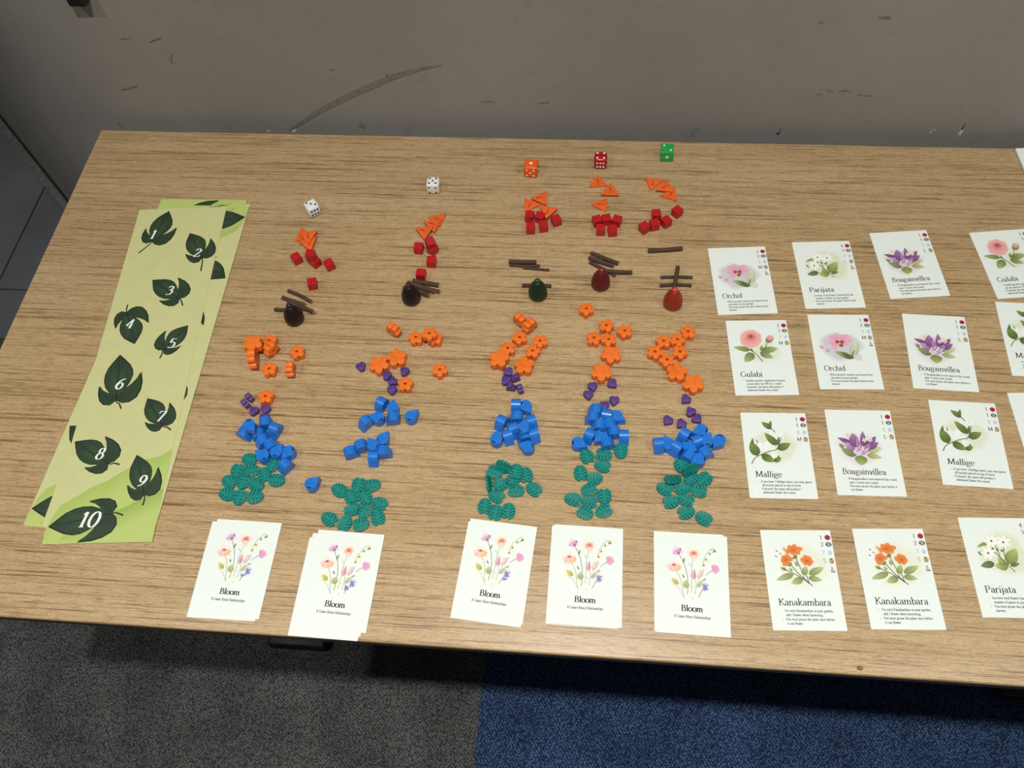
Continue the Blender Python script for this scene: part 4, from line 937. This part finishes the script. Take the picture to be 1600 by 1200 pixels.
# line 2
reg(600, 260, 5)
die(380, 112, 100, 2, 'white_die', 5, 4, .0030, 'white die with blue pips showing five on top')
T(2, [(345, 392), (485, 362), (437, 472)], 0); T(2, [(310, 430), (447, 402), (390, 517)], 1); T(2, [(245, 478), (383, 460), (315, 572)], 2)
R_(2, 272, 640, 75, 5); R_(2, 380, 648, 70, 30); R_(2, 362, 600, 60, -25, .0088, .22, 'red wooden cube perched on another cube '+COLS[2]); R_(2, 372, 747, 75, 3); R_(2, 290, 846, 72, 6)
reg(600, 420, 13.333)
St(2, 600, 250, 1140, 345, .0052); St(2, 490, 290, 1065, 480, .0056); St(2, 405, 395, 945, 560, .0052); St(2, 640, 330, 1165, 480, .0046, -.0002)
Pw(2, 578, 640, 'pawn_black', 'brown-black')
reg(490, 500, 6.957)
FS(2, 873, 112, -45, 48); F(2, 1110, 185, 1105, 130); F(2, 1318, 192, 1315, 130); F(2, 1258, 142, 1255, 200, 0, .0079, 'small orange flower stacked on another '+COLS[2]); F(2, 708, 477, 706, 560, 1); F(2, 903, 402, 893, 335, 1); F(2, 1370, 537, 1370, 600); F(2, 995, 690, 1000, 635)
H(2, 510, 495, 455, 492); H(2, 790, 590, 740, 560); H(2, 860, 655, 860, 600); H(2, 850, 750, 850, 805); H(2, 985, 548, 940, 515)
reg(480, 610, 5.217)
DS(2, 600, 115, 45, 22, -.3, 1); D(2, 697, 125, 706, 58, 712, 133); D(2, 560, 213, 495, 200, 572, 232); DS(2, 470, 268, 35, 33, -1, 1); DS(2, 690, 230, 0, 1, -1, 0); D(2, 855, 195, 908, 150, 840, 215)
D(2, 622, 380, 662, 328, 575, 380); D(2, 528, 430, 488, 383, 564, 430, .003); DS(2, 452, 448, 20, 60, 1, 0); DS(2, 365, 502, 20, 60, 1, 0); DS(2, 632, 502, 3, 60, 1, 0); DS(2, 541, 556, 60, 2, .2, 1)
for x, y, tx, ty in ((260, 810, 205, 775), (417, 768, 400, 830), (530, 772, 592, 755), (355, 862, 320, 810), (470, 870, 505, 920), (587, 920, 530, 895), (365, 965, 305, 985), (468, 980, 430, 1035), (573, 1032, 562, 972), (178, 1045, 122, 1010), (305, 1078, 335, 1020), (435, 1090, 498, 1075)): L(2, x, y, tx, ty)
# line 3
reg(780, 220, 7.5)
die(372, 262, 140, 12, 'orange_die', 1, 5, .0026, 'orange die with white pips showing one on top', .0158)
T(3, [(305, 826), (300, 657), (482, 758)], 0); T(3, [(372, 668), (556, 586), (546, 748)], 1); T(3, [(546, 915), (480, 755), (686, 780)], 2)
R_(3, 357, 888, 100, 12); R_(3, 478, 900, 100, 22); R_(3, 368, 1026, 95, -2, 0, .0); R_(3, 518, 1005, 100, -12, 0); R_(3, 667, 935, 100, -38)
reg(780, 380, 10)
St(3, 150, 288, 582, 294, .0050); St(3, 158, 342, 636, 352, .0034); St(3, 373, 386, 786, 420, .0030); St(3, 357, 660, 815, 668, .0042)
Pw(3, 605, 812, 'pawn_green', 'dark green')
reg(750, 480, 8.571)
FS(3, 540, 180, 60, -48); FS(3, 665, 258, 60, 48); F(3, 530, 400, 515, 470); F(3, 805, 447, 800, 508); F(3, 705, 580, 735, 640); F(3, 372, 545, 435, 575); F(3, 250, 680, 290, 745, 1, .002); F(3, 588, 768, 588, 690, 1)
reg(700, 500, 8)
H(3, 755, 640, 800, 690); H(3, 720, 742, 685, 700); HS(3, 848, 722, 30, 55, 1, .5); HS(3, 780, 835, -12, 60, -1, 0); HS(3, 898, 855, 55, -20, -.2, -1)
DS(3, 850, 1080, 105, 2, .1, 1); D(3, 982, 1085, 1050, 1180, 930, 1075)
reg(740, 640, 11.43)
DS(3, 745, 142, 0, 1, -1, 0); DS(3, 488, 238, 100, 50, -.3, 1); DS(3, 1036, 232, 120, -38, .3, 1); DS(3, 715, 372, 125, -48, .3, 1); D(3, 890, 285, 925, 150, 812, 312, .007); D(3, 408, 482, 426, 350, 338, 520); DS(3, 610, 492, 130, -40, .3, 1); DS(3, 890, 482, 30, 110, -1, 0); DS(3, 1082, 465, 130, -40, .3, 1); D(3, 935, 642, 800, 600, 1008, 580)
reg(740, 710, 10.909)
LE(3, 378, 180, 632, 250, -.5); LE(3, 250, 360, 262, 640, .25)
for x, y, tx, ty, up in ((355, 300, 470, 345, 0), (455, 510, 575, 465, 0), (665, 440, 700, 330, 0), (720, 285, 745, 175, .0029), (890, 345, 870, 225, 0), (720, 610, 850, 620, 0), (1028, 585, 925, 500, 0), (388, 700, 275, 645, 0), (190, 878, 205, 745, 0), (368, 980, 405, 855, 0), (588, 958, 615, 825, 0)): L(3, x, y, tx, ty, up)
# line 4
reg(890, 220, 7.5)
die(366, 172, 150, 4, 'red_die', 4, 6, .0036, 'red die with white pips showing four on top', .0152)
T(4, [(322, 388), (235, 545), (440, 522)], 0); T(4, [(485, 480), (370, 630), (578, 642)], 1); T(4, [(250, 735), (445, 660), (425, 836)], 0)
R_(4, 322, 942, 100, -24); R_(4, 430, 928, 100, -14); R_(4, 553, 942, 95, 26); R_(4, 362, 1046, 100, 2); R_(4, 500, 1056, 105, -8)
reg(900, 370, 8.421)
St(4, 198, 212, 560, 352, .0046); St(4, 170, 272, 500, 384, .0050); St(4, 180, 330, 525, 510, .0042); St(4, 330, 440, 738, 466, .0046, .0040, .001)
Pw(4, 322, 632, 'pawn_maroon', 'maroon')
reg(880, 460, 8)
F(4, 290, 175, 286, 240); F(4, 540, 382, 560, 322); F(4, 770, 452, 750, 515); F(4, 385, 538, 397, 480); F(4, 570, 556, 560, 618); F(4, 600, 742, 582, 835, 1); F(4, 480, 966, 475, 1050, 1)
reg(870, 590, 5.217)
H(4, 293, 65, 300, 100); H(4, 258, 132, 262, 172); H(4, 455, 42, 492, 75); H(4, 468, 180, 462, 222); H(4, 388, 222, 392, 262)
reg(890, 620, 12)
DS(4, 465, 252, 0, 1, -1, 0); DS(4, 412, 402, 0, 1, -1, 0); DS(4, 690, 368, 130, 20, -.1, 1); D(4, 912, 365, 1050, 440, 840, 380); DS(4, 522, 552, 0, 1, -1, 0); DS(4, 790, 530, 20, 110, 1, 0); DS(4, 800, 672, 15, 110, -1, 0); DS(4, 368, 742, 130, 60, -.4, 1); D(4, 565, 745, 440, 862, 550, 655); D(4, 192, 868, 335, 930, 110, 885); DS(4, 735, 872, 45, 140, 1, 0); DS(4, 1016, 762, 150, 0, -.1, 1)
reg(870, 590, 5.217)
for x, y, tx, ty in ((245, 637, 218, 580), (385, 625, 448, 635), (522, 595, 522, 658), (373, 715, 312, 695), (195, 775, 185, 715), (307, 820, 368, 800), (265, 912, 205, 930), (265, 1005, 205, 990), (388, 965, 392, 1028), (130, 987, 68, 970), (230, 1098, 290, 1130), (382, 1085, 325, 1110)): L(4, x, y, tx, ty)
# line 5
reg(890, 220, 7.5)
die(1148, 82, 155, 3, 'green_die', 2, 1, .0008, 'green sharp-cornered die with white pips showing two on top')
T(5, [(950, 586), (890, 413), (1090, 465)], 0); T(5, [(1240, 532), (1060, 636), (1252, 716)], 0); T(5, [(1010, 572), (1140, 450), (1216, 592)], 1)
R_(5, 1260, 835, 75, -55); R_(5, 1014, 872, 100, -6); R_(5, 1130, 952, 95, -50); R_(5, 992, 986, 100, -20); R_(5, 875, 1020, 85, -50)
reg(900, 370, 8.421)
St(5, 945, 182, 1400, 152, .0052, label='brown twig lying apart behind the others '+COLS[5]); St(5, 1112, 534, 1532, 536, .0036); St(5, 1100, 642, 1518, 640, .0040); St(5, 1340, 395, 1290, 685, .0048, .0036, .0040, 'brown twig lying across two other twigs '+COLS[5])
Pw(5, 1268, 888, 'pawn_red', 'rust red')
reg(1000, 490, 9.231)
F(5, 695, 255, 683, 180); F(5, 342, 390, 334, 310); F(5, 543, 368, 575, 300); F(5, 217, 545, 258, 478); F(5, 577, 546, 592, 632); F(5, 390, 660, 370, 732); F(5, 533, 830, 545, 735, 1); F(5, 770, 1000, 775, 1095, 1)
reg(1000, 600, 5.217)
H(5, 375, 117, 340, 150); H(5, 415, 218, 390, 185); H(5, 468, 277, 503, 312); H(5, 228, 290, 198, 325); H(5, 338, 317, 300, 350)
reg(1010, 640, 12)
DS(5, 700, 490, 100, 60, -1, 1); D(5, 1000, 385, 850, 430, 1092, 432); D(5, 1150, 542, 1202, 420, 1197, 612, .001); D(5, 1348, 590, 1245, 700, 1330, 490); DS(5, 950, 622, 130, -50, .3, 1); D(5, 822, 690, 952, 780, 800, 605); D(5, 400, 600, 325, 460, 490, 605); DS(5, 228, 672, 130, -12, .1, 1); DS(5, 558, 732, 120, 70, -.5, 1); DS(5, 748, 860, -60, 100, -1, -.3); DS(5, 1140, 802, 70, 120, 1, -.4); D(5, 968, 932, 830, 1000, 1072, 950)
reg(1010, 700, 9.227)
for x, y, tx, ty, up, ln in ((505, 250, 535, 370, 0, 0), (640, 430, 600, 500, 0, 0), (840, 445, 765, 510, 0, 0), (268, 582, 165, 535, 0, 0), (518, 570, 630, 560, 0, 0), (755, 612, 645, 590, 0, 0), (360, 768, 478, 735, 0, 0), (570, 738, 470, 695, 0, 0), (575, 920, 690, 885, 0, 0), (828, 1008, 725, 945, 0, 0)): L(5, x, y, tx, ty, up, ln)
LE(5, 520, 375, 745, 290, -.35, .003); LE(5, 268, 455, 502, 435, .9)
# crumb at the front edge
q = P2(1344, 1048); o = ob('crumb', bm_mesh('crumb', prism_bm([(-.002, -.0015), (.0015, -.0018), (.0022, .0006), (.0003, .002), (-.0018, .0012)], 0, .0018, .0004), 'crumb')); o.location = (q[0], q[1]+.002, TZ); tag(o, 'tiny brown crumb lying at the table front edge', 'crumb')

# the piece of each kind that lies nearest the die or nearest the cards gets a label of its own
bylab = {}
for o in list(C.objects):
    if o.parent is None and o.get('group') and o.get('label', '').endswith("die's line"): bylab.setdefault(o['label'], []).append(o)
for lb, os_ in bylab.items():
    if len(os_) < 3: continue
    os_.sort(key=lambda o: o.location.y)
    short = lb.rsplit(' in the ', 1)
    if os_[1].location.y-os_[0].location.y > .002: os_[0]['label'] = short[0]+', nearest the cards in the '+short[1]
    if os_[-1].location.y-os_[-2].location.y > .002: os_[-1]['label'] = short[0]+', nearest the die in the '+short[1]
for o in C.objects:
    lb = o.get('label', '')
    if len(lb.split()) > 16: o['label'] = lb.replace(' token', '').replace(' lying', '').replace('water-drop', 'drop').replace('small ', '').replace('monstera ', '')
